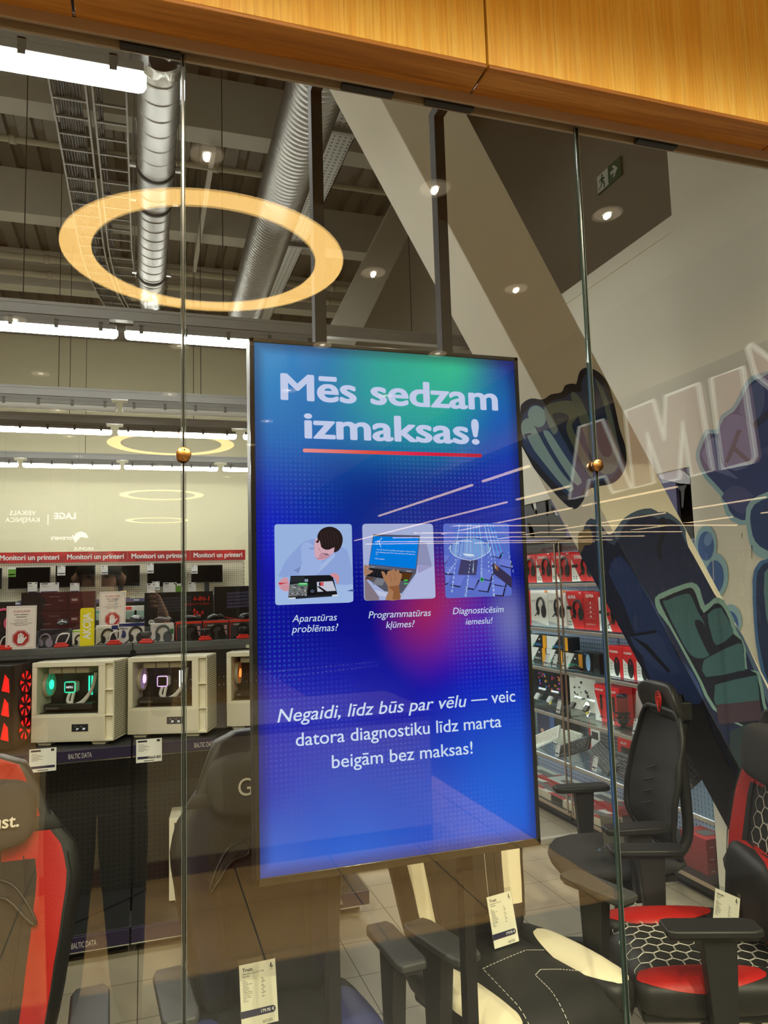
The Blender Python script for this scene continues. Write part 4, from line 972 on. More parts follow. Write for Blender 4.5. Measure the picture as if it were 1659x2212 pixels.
shelf_box(257, 312, .108, 4.36, 'white headset box with dark blue top band', [W_, B_, (235, 235, 240), K_], lambda f: (f['R'](0, .84, 1, 1, 1), f['headset'](.66, .34, .09, 3), f['G']([(.17+.1*math.cos(q), .46+.2*math.sin(q)) for q in [PI*2*i/14 for i in range(14)]], 1)), [('NBuet', .05, .7, .3, 1, .02)])
shelf_box(327, 376, .100, 4.36, 'white headset box with green square beside the red topped boxes', [W_, (44, 120, 60), G_, (92, 98, 100)], lambda f: (f['R'](.83, .4, .97, .68, 1), f['headset'](.5, .36, .095, 3)), [('PlayStation', .1, .8, .34, 2, 0)], rz=.05)
for k, (a, b, w_) in enumerate(((380, 436, 'leftmost of three red topped black headset boxes'), (439, 494, 'middle one of three red topped black headset boxes'), (496, 548, 'rightmost of three red topped black headset boxes'))):
    shelf_box(a, b, .104, 4.36, w_, [(62, 60, 62), (226, 60, 40), W_, (20, 18, 18), (190, 150, 150)], lambda f: (f['R'](0, .88, 1, 1, 1), f['R'](0, 0, .025, 1, 1), f['headset'](.55, .32, .09, 3), f['R'](.83, .52, .93, .74, 4), f['R'](.83, .22, .93, .44, 4), f['G']([(.08, .80), (.14, .80), (.11, .68)], 1)), [('GENESIS', .17, .71, .32, 2, .02)])
BZ = 1.463
for k, z in enumerate((0, .108)):
    shelf_box(44, 204, .106, 4.60, ('lower' if k == 0 else 'upper')+' one of two long maroon keyboard cartons stacked on the riser', [(74, 26, 30), (96, 40, 44), (170, 150, 140), (52, 18, 22), (40, 26, 26)], lambda f: (f['G']([(.0, 0), (.28, 0), (.34, .5), (.24, 1), (0, 1)], 4), f['R'](.62, .1, .64, .9, 3), f['R'](.66, .35, .80, .72, 1), f['R'](.68, .5, .76, .62, 2)), [('keyboard', .30, .32, .1, 2, 0), ('MECHANICAL', .38, .72, .14, 2, 0), ('RGB', .5, .5, .06, 2, 0)], z0=BZ+z, d=.14)
shelf_box(206, 311, .075, 4.62, 'pale teal keyboard carton behind the upper notice', [(178, 214, 200), (90, 190, 170), (220, 70, 60), K_, W_], lambda f: (f['R'](0, .62, 1, 1, 4), f['R'](.0, .55, .5, .72, 1), f['R'](.12, .7, .24, 1, 2), f['R'](.62, .72, .74, 1, 2), f['mouse'](.82, .5, .03, 3)), z0=BZ+.045, d=.12)
KBA = lambda f: (f['keyboard'](.19, .44, .68, .86, 3, 4, 5, 16, .03), f['G']([(.10+.045*math.cos(q), .2+.075*math.sin(q)) for q in [PI*2*i/14 for i in range(14)]], 2), f['G']([(.16, .22), (.4, .15), (.6, .22), (.6, .235), (.4, .17), (.16, .24)], 1))
shelf_box(312, 461, .215, 4.58, 'black keyboard set carton with red four in one lettering', [(26, 23, 24), (206, 44, 36), W_, (12, 11, 12), (66, 66, 76), (60, 54, 56)], lambda f: (KBA(f), [f['G']([(x+.02*math.cos(q), y+.055*math.sin(q)) for q in [PI*2*i/6 for i in range(6)]], 1) for x, y in ((.72, .36), (.72, .48), (.76, .42), (.80, .34), (.84, .42))]), [('4-IN-1', .70, .74, .24, 1, .03), ('BACKLIGHT GAMING', .58, .63, .36, 1, 0), ('G', .08, .165, .035, 0, .03)], z0=BZ-.02, d=.06)
shelf_box(464, 600, .240, 4.60, 'black keyboard set carton cut off by the display edge', [(26, 23, 24), (206, 44, 36), W_, (12, 11, 12), (84, 80, 110), (30, 60, 200)], lambda f: (KBA(f), f['G']([(.58, .5), (.72, .42), (.66, .3), (.60, .36)], 5)), [('G', .08, .165, .035, 0, .03)], z0=BZ-.02, d=.06)
# notices and the yellow offer sign
def notice(x0, x1, z0, h, Y, lab):
    a, b = atY(x0, 1350, Y).x, atY(x1, 1350, Y).x; w = b-a
    t = thing('notice_stand', lab, 'sign', ((a+b)/2, Y, z0), 0, 'stop hand notices'); t.rotation_euler.x = -.08
    MB().box2((-w/2-.004, .001, 0), (w/2+.004, .004, h+.004)).box2((-w/2, .0, -.002), (w/2, .07, .001)).build('acrylic_stand', CLEAR, t)
    MB().box2((-w/2, -.0005, 0), (w/2, .001, h)).build('paper', mat('notice_paper', rgb(236, 226, 218), .6), t)
    m = MB()
    for s in ('u',):
        for q in ((-.46, .03, -.452, .97), (.452, .03, .46, .97), (-.46, .03, .46, .036), (-.46, .964, .46, .97)): m.box2((q[0]*w, -.0009, q[1]*h), (q[2]*w, -.0005, q[3]*h), 2)
    O = lambda r: [(r*math.cos(PI/8+k*PI/4), r*math.sin(PI/8+k*PI/4)) for k in range(8)]
    cz = .25*h
    for r, mi, y in ((.31*w, 0, -.0010), (.29*w, 1, -.0013), (.275*w, 0, -.0016)): m.prism([(a_, y, cz+b_) for a_, b_ in O(r)], (0, .0003, 0), mi)
    u = w*.0105
    hand = [(-8, -13), (4, -13), (9, -6), (15, 3), (13, 5), (7, 0), (7, 11), (4.5, 11.5), (4, 3), (3.4, 3), (3.2, 15), (.4, 15), (.2, 3), (-.4, 3), (-.6, 16), (-3.4, 16), (-3.6, 3), (-4.2, 3), (-4.6, 13), (-7.4, 13), (-7.6, 2), (-9, -4)]
    m.prism([(a_*u*1.25, -.0019, cz+b_*u*1.25-.01*h) for a_, b_ in hand], (0, .0003, 0), 1)
    m.build('pictogram', [mat('stop_red', rgb(180, 36, 34), .5), WHITE, mat('thin_frame', rgb(150, 140, 136), .6)], t)
    mb = MB()
    add_text(mb, 'Cienījamie pircēji!', (0, -.001, .865*h), (1, 0, 0), (0, 0, 1), width=.56*w, align='c', mi=0)
    mb.box2((-.28*w, -.0009, .85*h), (.28*w, -.0005, .855*h), 0)
    for s, v, wid, b in (('Lūdzu, neaiztieciet', .785, .46, .02), ('iepakojumus!', .73, .34, .02), ('Ja vēlaties preci apskatīt,', .665, .46, 0), ('vērsieties pie pārdevēja,', .625, .40, 0), ('mēs palīdzēsim izvēlēties piemērotāko', .585, .70, 0), ('Paldies par sapratni!', .545, .44, 0)):
        add_text(mb, s, (0, -.001, v*h), (1, 0, 0), (0, 0, 1), width=wid*w, align='c', bold=b, mi=1)
    mb.build('lettering', [mat('stop_red', rgb(180, 36, 34), .5), INK], t)
notice(12.5, 78, 1.387, .222, 4.275, 'white notice with red stop hand on the shelf edge, left of the yellow sign')
notice(214, 271, 1.463, .208, 4.50, 'white notice with red stop hand, right of the yellow sign and higher')
a, b = atY(173, 1350, 4.27).x, atY(204, 1350, 4.27).x; w = b-a
t = thing('offer_sign', 'upright yellow offer sign with rounded top on the shelf edge', 'sign', ((a+b)/2, 4.27, 1.387)); h = .200
P = rrect(-w/2, -h, w/2, .02, .012); P = [(x, 0, -z) for x, z in P if -z >= -.0001]+[]
P = [(-w/2, 0, 0), (w/2, 0, 0), (w/2, 0, h-.012)]+[(w/2-.012+.012*math.cos(q), 0, h-.012+.012*math.sin(q)) for q in [PI/2*i/5 for i in range(1, 6)]]+[(-w/2+.012-.012*math.sin(q), 0, h-.012+.012*math.cos(q)) for q in [PI/2*i/5 for i in range(1, 6)]]
MB().prism(P, (0, .003, 0)).build('panel', mat('offer_yellow', rgb(234, 220, 20), .45), t)
mb = MB(); add_text(mb, 'AKCIJA', (w*.22, -.0006, h*.17), (0, 0, 1), (-1, 0, 0), width=h*.70, height=.052, bold=.04); mb.build('lettering', mat('offer_letters', rgb(250, 250, 236), .5), t)
MB().box2((-w/2, -.004, -.001), (w/2, .05, .003)).build('foot', CLEAR, t)
# demonstration mice, webcams and headset hoops on red security stands
REDST = mat('security_red', rgb(214, 50, 40), .4)
for k, (x, Y, lab) in enumerate(((12, 4.29, 'red security stand at the far left shelf edge'), (133, 4.29, 'red security stand with white wire hoop before the maroon cartons'), (247, 4.29, 'red security stand before the white headset boxes'),
                        (316, 4.28, 'pale red security stand holding a black webcam'), (443, 4.29, 'red security stand holding black webcam before the red topped boxes'), (526, 4.29, 'black webcam on stand near the display edge'))):
    p = atY(x, 1380, Y); t = thing('security_stand', lab, 'stand', (p.x, Y, 1.386), .2*(k % 3)-.2, 'security stands')
    MB().box2((-.035, -.02, 0), (.035, .03, .014)).box2((-.025, -.012, .014), (.025, .02, .024)).build('base', REDST, t, bevel=.003)
    if k in (0, 1, 2):
        MB().tube(spline([(-.028, 0, .02), (-.012, 0, .062), (.028, 0, .07), (.036, 0, .058), (.02, 0, .02)], 4), .004, 6).build('hoop', mat('hoop_white', (.7, .7, .68), .4), t)
    else:
        MB().tube([(0, 0, .02), (0, 0, .04)], .004, 6).build('stem', BLACK, t)
        MB().box((0, 0, .05), (.055, .03, .026)).build('webcam', BLACK, t, bevel=.008)
        MB().lathe([(.010, 0), (.010, .006), (0, .006)], (0, -.015, .05), 16, M=Matrix.Rotation(PI/2, 4, 'X')).build('lens', SATIN, t)
for k, (x, dz, Y, lab) in enumerate(((135, .11, 4.40, 'small demonstration mouse above the low black box'), (296, .115, 4.42, 'grey game controller hanging above the white boxes'), (353, .105, 4.42, 'black wireless mouse on top of the green squared box'),
                          (414, .108, 4.40, 'black mouse on the leftmost red topped box'), (466, .108, 4.40, 'black mouse on the middle red topped box'), (532, .108, 4.40, 'black mouse on the rightmost red topped box'))):
    p = atY(x, 1380, Y); t = thing('computer_mouse', lab, 'mouse', (p.x, Y, 1.386+dz), .5*k, 'demonstration mice')
    R = []
    for y, w_, h_ in ((-.055, .010, .008), (-.045, .024, .018), (-.015, .030, .028), (.02, .031, .034), (.045, .024, .024), (.055, .010, .008)): R.append([(w_*math.cos(PI*2*i/12), y, max(0, h_*(.5+.5*math.sin(PI*2*i/12)))) for i in range(12)])
    MB().loft(R).build('shell', SATIN, t); MB().tube([(0, -.05, .018), (0, -.04, .024), (0, -.025, .03)], .003, 6).build('wheel', GREYMETAL, t)
for k, (x, w_, h_, lab, gr) in enumerate(((68, .05, .05, 'small white price card above the maroon cartons, left one', 0), (160, .05, .04, 'small white price card above the maroon cartons, right one', 0), (105, .10, .045, 'wide pink paper slip above the maroon cartons', 0), (326, .045, .055, 'small price card above the left end of the four in one carton', 0),
                          (367, .078, .058, 'square white price card above the four in one carton', 0), (386, .036, .05, 'small green offer card above the four in one carton', 1), (415, .045, .055, 'small price card above the right end of the four in one carton', 0))):
    p = atY(x, 1380, 4.66); top = 1.386+ (.30 if x < 300 else .272)
    price_card((p.x, 4.66, top-.02), w_, h_+.02, lab, group='price cards on the top shelf', green=bool(gr), lines=3)

# ================================================================== MONITOR WALL
t = thing('monitor_gondola', 'cream perforated shelf wall with red banner and monitors at the back', 'shelf', (0, 9.9, 0))
MB().box2((-2.6, 0, .0), (1.262, .03, 2.19)).build('perforated_panel', PEGW, t)
BANR = bpy.data.materials.new('red_banner'); BANR.use_nodes = True; g = NT(BANR); v = g.n.new('ShaderNodeTexVoronoi'); v.inputs['Scale'].default_value = 7; g.put(g.mapping(g.coord('Object'), (1, 1, 2.2)), v.inputs[0])
g.put(g.ramp(g.xyz(v.outputs['Color'])[0], [(0, rgb(196, 30, 24)), (1, rgb(150, 26, 24))]), g.bsdf().inputs['Base Color'])
ED = [-2.42, -1.668, -.927, -.185, .572, 1.272]
for a, b in zip(ED, ED[1:]):
    f = MB().box2((a+.002, -.09, 2.062), (b-.002, -.06, 2.192)).build('banner', BANR, t)
    mb = MB(); add_text(mb, 'Monitori un printeri', ((a+b)/2, -.0915, 2.10), (1, 0, 0), (0, 0, 1), width=(b-a)*.88, align='c', height=.086, bold=.028); mb.build('lettering', WHITE, f)
m = MB()
z = .05
while z < 2.05: m.box2((1.256, -.002, z), (1.264, .0, z+.03)); z += .05
m.build('slots', BLACK, t)
for a, b in zip(ED, ED[1:]):
    MB().box2((a+.002, -.50, 1.585), (b-.002, 0, 1.60)).build('shelf', mat('shelf_pale', rgb(170, 166, 156), .5), t)
    f = MB().box2((a+.002, -.515, 1.565), (b-.002, -.50, 1.606)).build('price_strip', mat('strip_violet', rgb(92, 92, 128), .4), t)
    m = MB()
    for k in range(4): m.box2((a+.08+k*.19, -.517, 1.580), (a+.14+k*.19, -.515, 1.592))
    m.build('labels', WHITE, f)
    MB().box2((a, -.56, .0), (b, -.03, .9)).build('lower_unit', SHELFK, t, bevel=.004)
    MB().box2((a, -.06, .9), (b, -.03, 1.58)).build('back_board', mat('board_grey', rgb(96, 94, 88), .6), t)
MONS = [((-62, 1228), (3, 1273), 'far left monitor, cut by the picture edge'), ((18, 1226), (108, 1271), 'black monitor with green offer card'), ((120, 1222), (205, 1268), 'black monitor with tall stand, third on the back wall'), ((219, 1222), (302, 1266), 'black monitor above the higher stop hand notice'),
        ((318, 1217), (397, 1266), 'black monitor just left of the glass joint'), ((413, 1221), (481, 1258), 'smaller black monitor right of the glass joint')]
SCROFF = mat('monitor_glass', (.006, .005, .005), .08)
for k, (a, b, lab) in enumerate(MONS):
    A, B = atY(*a, 9.62), atY(*b, 9.62); w = B.x-A.x; cx_ = (A.x+B.x)/2
    t = thing('computer_monitor', lab, 'monitor', (cx_, 9.62, 1.606), 0, 'monitors on the back wall')
    MB().box2((-w/2, 0, B.z-1.606), (w/2, .035, A.z-1.606)).build('housing', BLACK, t, bevel=.003)
    MB().box2((-w/2+.008, -.001, B.z-1.606+.012), (w/2-.008, .002, A.z-1.606-.008)).build('screen', SCROFF, t)
    MB().box2((-.03, .03, .01), (.03, .05, A.z-1.7)).build('neck', BLACK, t)
    MB().box2((-.11, -.06, 0), (.11, .12, .012)).build('foot', BLACK, t, bevel=.005)
for k, (x0, y0, x1, y1, lab) in enumerate(((18, 1226, 34, 1246, 'green and white offer card on the second monitor'), (124, 1222, 141, 1243, 'white price card on the third monitor from left'), (219, 1222, 233, 1241, 'white price card on the monitor over the notice'), (318, 1217, 332, 1238, 'white price card on the monitor left of the glass joint'), (413, 1221, 427, 1239, 'white price card on the smaller monitor'), (328, 1257, 344, 1274, 'white price card standing on the shelf below the monitors'))):
    A, B = atY(x0, y0, 9.6), atY(x1, y1, 9.6)
    price_card(((A.x+B.x)/2, 9.60 if k < 5 else 9.40, B.z), B.x-A.x, A.z-B.z, lab, green=(k == 0), group='price cards by the monitors', lines=3)
m = MB().tube(spline([(-1.0, 9.55, 1.63), (-.9, 9.5, 1.66), (-.8, 9.52, 1.61), (-.7, 9.6, 1.66)], 5), .004, 5)
tag(m.build('power_cable', BLACK), 'thin black cable curled under the second monitor', 'cable', 'cables by the monitors')
m = MB().tube(spline([(.42, 9.55, 1.61), (.60, 9.5, 1.65), (.72, 9.45, 1.60), (.84, 9.6, 1.68)], 5), .004, 5)
tag(m.build('power_cable', BLACK), 'thin black cable curled under the smaller monitor', 'cable', 'cables by the monitors')
m = MB().tube(spline([(-.9, 3.97, .134), (-.6, 4.05, .134), (-.35, 3.92, .134), (-.1, 4.1, .134), (.02, 4.22, .134)], 8), .0035, 5)
tag(m.build('power_cable', BLACK), 'thin black cable lying along the lowest shelf behind the red chair', 'cable')
# ================================================================== GLASS CABINETS, RIGHT
CX = 2.75
LILAC = dots_mat('peg_lilac', rgb(176, 184, 214), rgb(60, 70, 110), .03, .2, .6, 'yz')
LED = emis('cabinet_led', (.92, .96, 1.0), L_LED)
SZ = [1.653, 1.335, 1.052, .737, .430]
for k, (ya, yb, lab) in enumerate(((3.21, 4.55, 'lit glass cabinet next to the painted column'), (4.57, 5.80, 'lit glass cabinet partly hidden by the display edge'))):
    t = thing('glass_cabinet', lab, 'cabinet', (CX, ya, 0), 0, 'glass cabinets'); L = yb-ya
    MB().box2((.005, 0, .045), (.46, L, .092)).build('base', BLACK, t, bevel=.003)
    MB().box2((.05, 0.02, 0), (.44, L-.02, .045)).build('plinth', BLACK, t)
    MB().box2((-.004, 0, .078), (.008, L, .096)).build('base_rail', ALU, t, bevel=.001)
    MB().box2((.45, 0, .09), (.47, L, 1.93)).build('back_panel', LILAC, t)
    MB().box2((.0, 0, 1.905), (.46, L, 1.93)).build('top_board', BLACK, t)
    for y in ((0, .012) if k == 0 else (L-.012, L)),: MB().box2((.01, y[0], .09), (.45, y[1], 1.905)).build('side_panel', GREENGLASS, t)
    for z in SZ:
        MB().box2((.02, .012, z-.010), (.45, L-.012, z-.002)).build('glass_shelf', GREENGLASS, t)
        f = MB().box2((.008, .005, z-.034), (.022, L-.005, z-.012)).build('shelf_rail', mat('rail_pale', rgb(206, 196, 186), .3, .4), t, bevel=.003)
        MB().box2((.024, .02, z-.030), (.034, L-.02, z-.018)).build('light_strip', LED, f)
    MB().box2((.0, 0, 1.86), (.012, L, 1.905)).build('top_rail', BLACK, t)
    MB().box2((.024, .02, 1.885), (.034, L-.02, 1.9)).build('light_strip', LED, t)
    for y in ((L-.02, ) if k == 0 else (.02, )):
        MB().box2((-.012, y-.007, .09), (-.002, y+.007, 1.92)).build('door_rod', mat('rod_brushed', rgb(190, 176, 160), .25, .9), t, bevel=.003)
    MB().box2((-.006, .0, .1), (-.001, L, 1.9)).build('sliding_glass', CLEAR, t)
def row(xa, xb, ytop, z, lab, cols, art=None, text=(), d=.10, X=2.80, group='boxed goods in the glass cabinets', h=None, rz=0):
    ya, yb = atX(xa, 1400, X).y, atX(xb, 1400, X).y
    if h is None: h = atX((xa+xb)/2, ytop, X).z-z
    return product_box(ya, yb, z, z+h, X, d, lab, cols, art, text, group=group, ax='x', rz=rz)
RB = [(222, 40, 44), (238, 232, 222), (30, 28, 28), (30, 28, 28), (240, 240, 236)]
def stinger(f): f['G']([(0, 0), (.42, 0), (0, .82)], 1); f['headset'](.68, .46, .135, 2); f['R'](.02, .5, .3, .6, 3); [f['R'](.08+.12*i, .08+.08*j, .13+.12*i, .11+.08*j, 3) for i in (0, 1) for j in (0, 1)]; f['R'](.82, .93, .9, .97, 1)
for xa, xb, w_ in ((1134, 1165, 'first'), (1167, 1199, 'second'), (1201, 1242, 'third'), (1244, 1292, 'fourth')):
    row(xa, xb, 1193, SZ[0], 'red and white headset box on the top cabinet shelf, %s from the display' % w_, RB, stinger, [('STINGER 2', .16, .80, .6, 4, .03)])
row(1143, 1150, 1276, SZ[1], 'plain red box edge beside the display on the second cabinet shelf', RB, None, (), .1)
def cloud(f): f['R'](.86, .93, 1, 1, 1); f['headset'](.60, .48, .145, 2); f['G']([(0, .14), (1, .02), (1, 0), (0, 0)], 3); f['R'](.06, .7, .3, .72, 3); f['R'](.06, .66, .26, .67, 3)
for xa, xb, w_ in ((1151, 1188, 'left'), (1189, 1228, 'right')):
    row(xa, xb, 1275, SZ[1], 'white headset box on the second cabinet shelf, %s one of two' % w_, [(240, 236, 226), (236, 140, 60), (40, 38, 42), (170, 170, 172)], cloud, [('CLOUD ALPHA', .08, .86, .5, 3, 0)])
row(1229, 1264, 1277, SZ[1], 'red and white headset box beside the white boxes', RB, stinger, [('ALPHA', .12, .8, .5, 4, .04)])
row(1265, 1297, 1279, SZ[1], 'red box turned back side out on the second cabinet shelf', [(206, 34, 40), (240, 236, 226), (230, 180, 170)], lambda f: [f['R'](.2, .66-.12*k, .8, .665-.12*k, 2) for k in range(4)]+[f['R'](.46, .69-.12*k, .54, .73-.12*k, 1) for k in range(4)], [('ALPHA', .22, .86, .55, 1, .04), ('specification', .2, .12, .6, 2, 0)])
row(1298, 1306, 1290, SZ[1], 'narrow white boxed adapter behind the glass joint', [(236, 232, 226), (40, 40, 40)], lambda f: f['R'](.1, .5, .9, .6, 1), (), .05)
row(1308, 1350, 1297, SZ[1], 'red headset box cut by the painted column, second shelf', RB, stinger)
MO = [(28, 27, 29), (236, 232, 226), (244, 164, 20), (70, 190, 150), (60, 150, 230), (236, 110, 60)]
def model(f): f['G']([(0, 0), (.22, 0), (.62, 1), (0, 1)], 1); f['R'](.80, 0, 1, 1, 2); f['R'](.58, .62, .66, .72, 1); f['G']([(.30+.05*math.cos(q), .2+.09*math.sin(q)) for q in [PI*2*i/6 for i in range(6)]], 3)
for xa, xb, z, w_ in ((1143, 1181, .105, 'upper left'), (1182, 1227, .105, 'upper right')):
    row(xa, xb, 0, SZ[2]+z, 'black and white mouse box with orange edge, %s of the stacked four' % w_, MO, model, [('MODEL D', .38, .16, .36, 4, .02)], h=.095, X=2.90)
for xa, xb, w_ in ((1143, 1178, 'lower left'), (1180, 1214, 'lower middle')):
    row(xa, xb, 0, SZ[2], 'black and white mouse box with orange edge, %s of the stacked four' % w_, MO, model, [('MODEL O', .38, .16, .36, 1, .02)], h=.103, X=2.90)
row(1216, 1257, 0, SZ[2], 'black and white mouse box with orange side, right end of the stack', MO, model, [('MODEL D-', .36, .2, .40, 3, .03)], h=.105, X=2.84)
row(1258, 1293, 0, SZ[2], 'black mouse box with pale blue mouse picture', [(22, 21, 24), (150, 190, 240), (60, 120, 200), (236, 236, 230), (150, 220, 120)], lambda f: (f['mouse'](.32, .5, .11, 1, 4), f['G']([(.05, .9), (.2, 1), (.22, .86)], 2), f['R'](.55, 0, .56, 1, 0)), [('GLORIOUS', .72, .2, .1, 3, 0)], h=.13)
MC = [(222, 40, 44), (240, 236, 228), (34, 33, 34), (90, 90, 92)]
def mice(f): f['G']([(0, 0), (.8, 0), (.72, .3), (.0, .62)], 1); f['mouse'](.58, .34, .12, 2, 0); [f['R'](.1, .12+.1*k, .24, .135+.1*k, 3) for k in range(4)]
for xa, xb, w_ in ((1314, 1343, 'left'), (1344, 1372, 'middle'), (1373, 1402, 'right')):
    row(xa, xb, 0, SZ[2], 'red and white mouse box on the third cabinet shelf, %s one of three' % w_, MC, mice, [('PULSEFIRE', .12, .78, .6, 1, .03)], h=.19, X=2.82)
def cab_card(xa, z, lab, w=.05, h=.09, X=2.785):
    y = atX(xa, 1500, X).y
    t = price_card((X, y, z), w, h, lab, rz=-PI/2, tilt=-.25, group='price cards in the glass cabinets'); return t
for x, z, w_ in ((1182, SZ[2], 'before the lower left mouse box'), (1200, SZ[2], 'before the lower middle mouse box'), (1222, SZ[2], 'before the rod on the third shelf'), (1203, SZ[3], 'before the dark box with coloured cubes'), (1366, SZ[3], 'beside the red microphone'), (1274, SZ[4], 'before the black keyboard standing upright'), (1352, SZ[4]-.02, 'near the mesh chair arm on the fifth shelf'), (1196, SZ[4], 'beside the white keyboards')):
    cab_card(x, z, 'small white price card '+w_)
y = atX(1240, 1440, 2.79).y
t = thing('computer_mouse', 'black mouse lying on the third cabinet shelf by the orange side', 'mouse', (2.80, y, SZ[2]), .3, 'demonstration mice')
R = []
for yy, w_, h_ in ((-.055, .010, .008), (-.045, .024, .018), (-.015, .030, .028), (.02, .031, .034), (.045, .024, .024), (.055, .010, .008)): R.append([(w_*math.cos(PI*2*i/12), yy, max(0, h_*(.5+.5*math.sin(PI*2*i/12)))) for i in range(12)])
MB().loft(R).build('shell', SATIN, t); MB().tube([(0, -.05, .018), (0, -.04, .024), (0, -.025, .03)], .003, 6).build('wheel', GREYMETAL, t)
# fourth shelf
CUBES = [(20, 22, 30), (230, 70, 90), (240, 160, 40), (60, 130, 230), (200, 80, 200), (240, 240, 236)]
def cubes(f):
    rnd = random.Random(5)
    for k in range(26):
        u, v = .2+.7*rnd.random(), .35+.5*rnd.random(); s = .03+.02*rnd.random(); f['R'](u, v, u+s, v+s*1.3, 1+k % 4)
row(1148, 1212, 0, SZ[3], 'dark box with many coloured cubes, fourth cabinet shelf', CUBES, cubes, [('Fractal', .86, .2, .1, 4, 0)], h=.24, X=2.98)
def dcubes(f):
    rnd = random.Random(9)
    for k in range(20):
        u, v = .1+.7*rnd.random(), .3+.5*rnd.random(); s = .03+.035*rnd.random()*(1 if .4 < u < .7 else .4); f['R'](u, v, u+s, v+s*1.2, 1)
row(1226, 1282, 0, SZ[3], 'white box with grey cubes, fourth cabinet shelf', [(228, 222, 208), (70, 68, 68), (120, 118, 114)], dcubes, [('Genesis', .05, .88, .24, 2, 0)], h=.25, X=2.98)
MIC = [(222, 40, 44), (240, 236, 228), (40, 38, 38)]
def mic(f): f['G']([(0, 0), (.55, 0), (.0, .8)], 1); f['R'](.46, .34, .66, .74, 2); f['R'](.53, .14, .58, .34, 2); f['R'](.36, .11, .74, .14, 2)
for xa, xb, w_ in ((1279, 1303, 'left one'), (1303, 1331, 'right one, behind the glass joint')):
    row(xa, xb, 0, SZ[3], 'tall red and white microphone box, '+w_, MIC, mic, [('SOLOCAST', .1, .84, .7, 1, .03)], h=.235, X=2.86)
row(1334, 1392, 0, SZ[3], 'big red and white carton behind the standing microphone', MIC, lambda f: f['G']([(.5, 0), (1, 0), (1, 1), (.62, 1)], 1), [('QUADCAST', .5, .86, .45, 0, .03)], h=.25, X=2.98)
y = atX(1342, 1540, 2.82).y
t = thing('studio_microphone', 'standing microphone with glowing red grille and black shock mount in the cabinet', 'microphone', (2.83, y, SZ[3]))
MB().lathe([(.055, 0), (.055, .008), (.02, .014), (.012, .03), (.0, .03)], n=24).build('foot', SATIN, t)
MB().lathe([(.0, .03), (.030, .032), (.034, .05), (.034, .10), (.034, .104)], n=24, cap=False).build('body', SATIN, t)
MB().lathe([(.034, .104), (.034, .19), (.030, .20), (0, .205)], n=24, cap=False).build('grille', dots_mat('mic_grille', (.16, .02, .02), (.5, .05, .04), .004, .3, .4, 'yz'), t)
MB().lathe([(.0345, .192), (.0345, .203), (.028, .212), (0, .214)], n=24, cap=False).build('cap', SATIN, t)
m = MB()
for z in (.065, .095): m.tube([(.046*math.cos(PI*2*i/20), .046*math.sin(PI*2*i/20), z) for i in range(20)], .0035, 6, closed=True)
m.build('shock_ring', BLACK, t)
m = MB()
for k in range(8):
    a = k*PI/4; m.tube([(.046*math.cos(a), .046*math.sin(a), .065), (.046*math.cos(a+.4), .046*math.sin(a+.4), .095)], .0016, 5)
m.build('elastic_cord', RED, t)
for k, (x, lab) in enumerate(((1163, 'clear earphone holder next to the display edge'), (1190, 'clear earphone holder with yellow sticker left of the rod'), (1239, 'dark earphone holder right of the rod'), (1268, 'earphone holder with yellow sticker before the white box'))):
    y = atX(x, 1560, 2.84).y; t = thing('earphone_stand', lab, 'stand', (2.86, y, SZ[3]), -PI/2, 'earphone stands')
    MB().add([(-.05, -.06, 0), (.05, -.06, 0), (.05, .03, .12), (-.05, .03, .12), (-.05, -.054, 0), (.05, -.054, 0), (.05, .036, .12), (-.05, .036, .12)], [(0, 1, 2, 3), (7, 6, 5, 4), (0, 4, 5, 1), (1, 5, 6, 2), (2, 6, 7, 3), (3, 7, 4, 0)]).build('acrylic_slope', CLEAR, t)
    MB().box((0, -.02, .062), (.05, .05, .02), 0, Matrix.Rotation(.93, 4, 'X')).build('earphone_case', WHITE if k < 2 else SATIN, t, bevel=.008)
    if k in (1, 3): MB().box((.03, -.035, .04), (.02, .022, .003), 0, Matrix.Rotation(.93, 4, 'X')).build('sticker', mat('sticker_yellow', rgb(240, 220, 30), .5), t)
# fifth shelf: keyboards standing upright
def keyboard_obj(x, z, w, d, tilt, col, keys, lab, X=2.84, rz=0, roll=0):
    y = atX(x, 1640, X).y; t = thing('keyboard', lab, 'keyboard', (X, y, z), -PI/2+rz, 'keyboards in the glass cabinets'); 
    M = Matrix.Rotation(tilt, 4, 'X') @ Matrix.Rotation(roll, 4, 'Z')
    m = MB().box2((-w/2, 0, 0), (w/2, d, .018)); mm = MB().merge(m, M); mm.build('case', col, t, bevel=.003)
    m = MB(); n = int(w/.019)
    for r in range(5):
        for c in range(n): 
            cx_ = -w/2+.012+(w-.024)*(c+.5)/n; cy_ = .012+(d-.024)*(r+.5)/5
            a, b = .0076, .0076*(d-.024)/.095
            m.hexa([(cx_-a, cy_-b, .018), (cx_+a, cy_-b, .018), (cx_+a, cy_+b, .018), (cx_-a, cy_+b, .018)], [(cx_-a*.75, cy_-b*.75, .026), (cx_+a*.75, cy_-b*.75, .026), (cx_+a*.75, cy_+b*.75, .026), (cx_-a*.75, cy_+b*.75, .026)])
    MB().merge(m, M).build('keys', keys, t); return t
KW = mat('key_white', rgb(236, 232, 220), .4); KD = mat('key_dark', rgb(52, 52, 54), .4); KC = mat('key_case', rgb(34, 34, 36), .4)
keyboard_obj(1183, SZ[4]+.03, .28, .11, 1.0, KW, KW, 'white keyboard leaning on the fifth shelf near the display', 2.85, 0, .5)
keyboard_obj(1226, SZ[4], .34, .13, 1.25, KW, KW, 'large white keyboard standing upright behind the rod', 3.0)
keyboard_obj(1240, SZ[4]+.03, .30, .11, .9, KC, KD, 'black keyboard leaning right of the rod', 2.84, 0, .5)
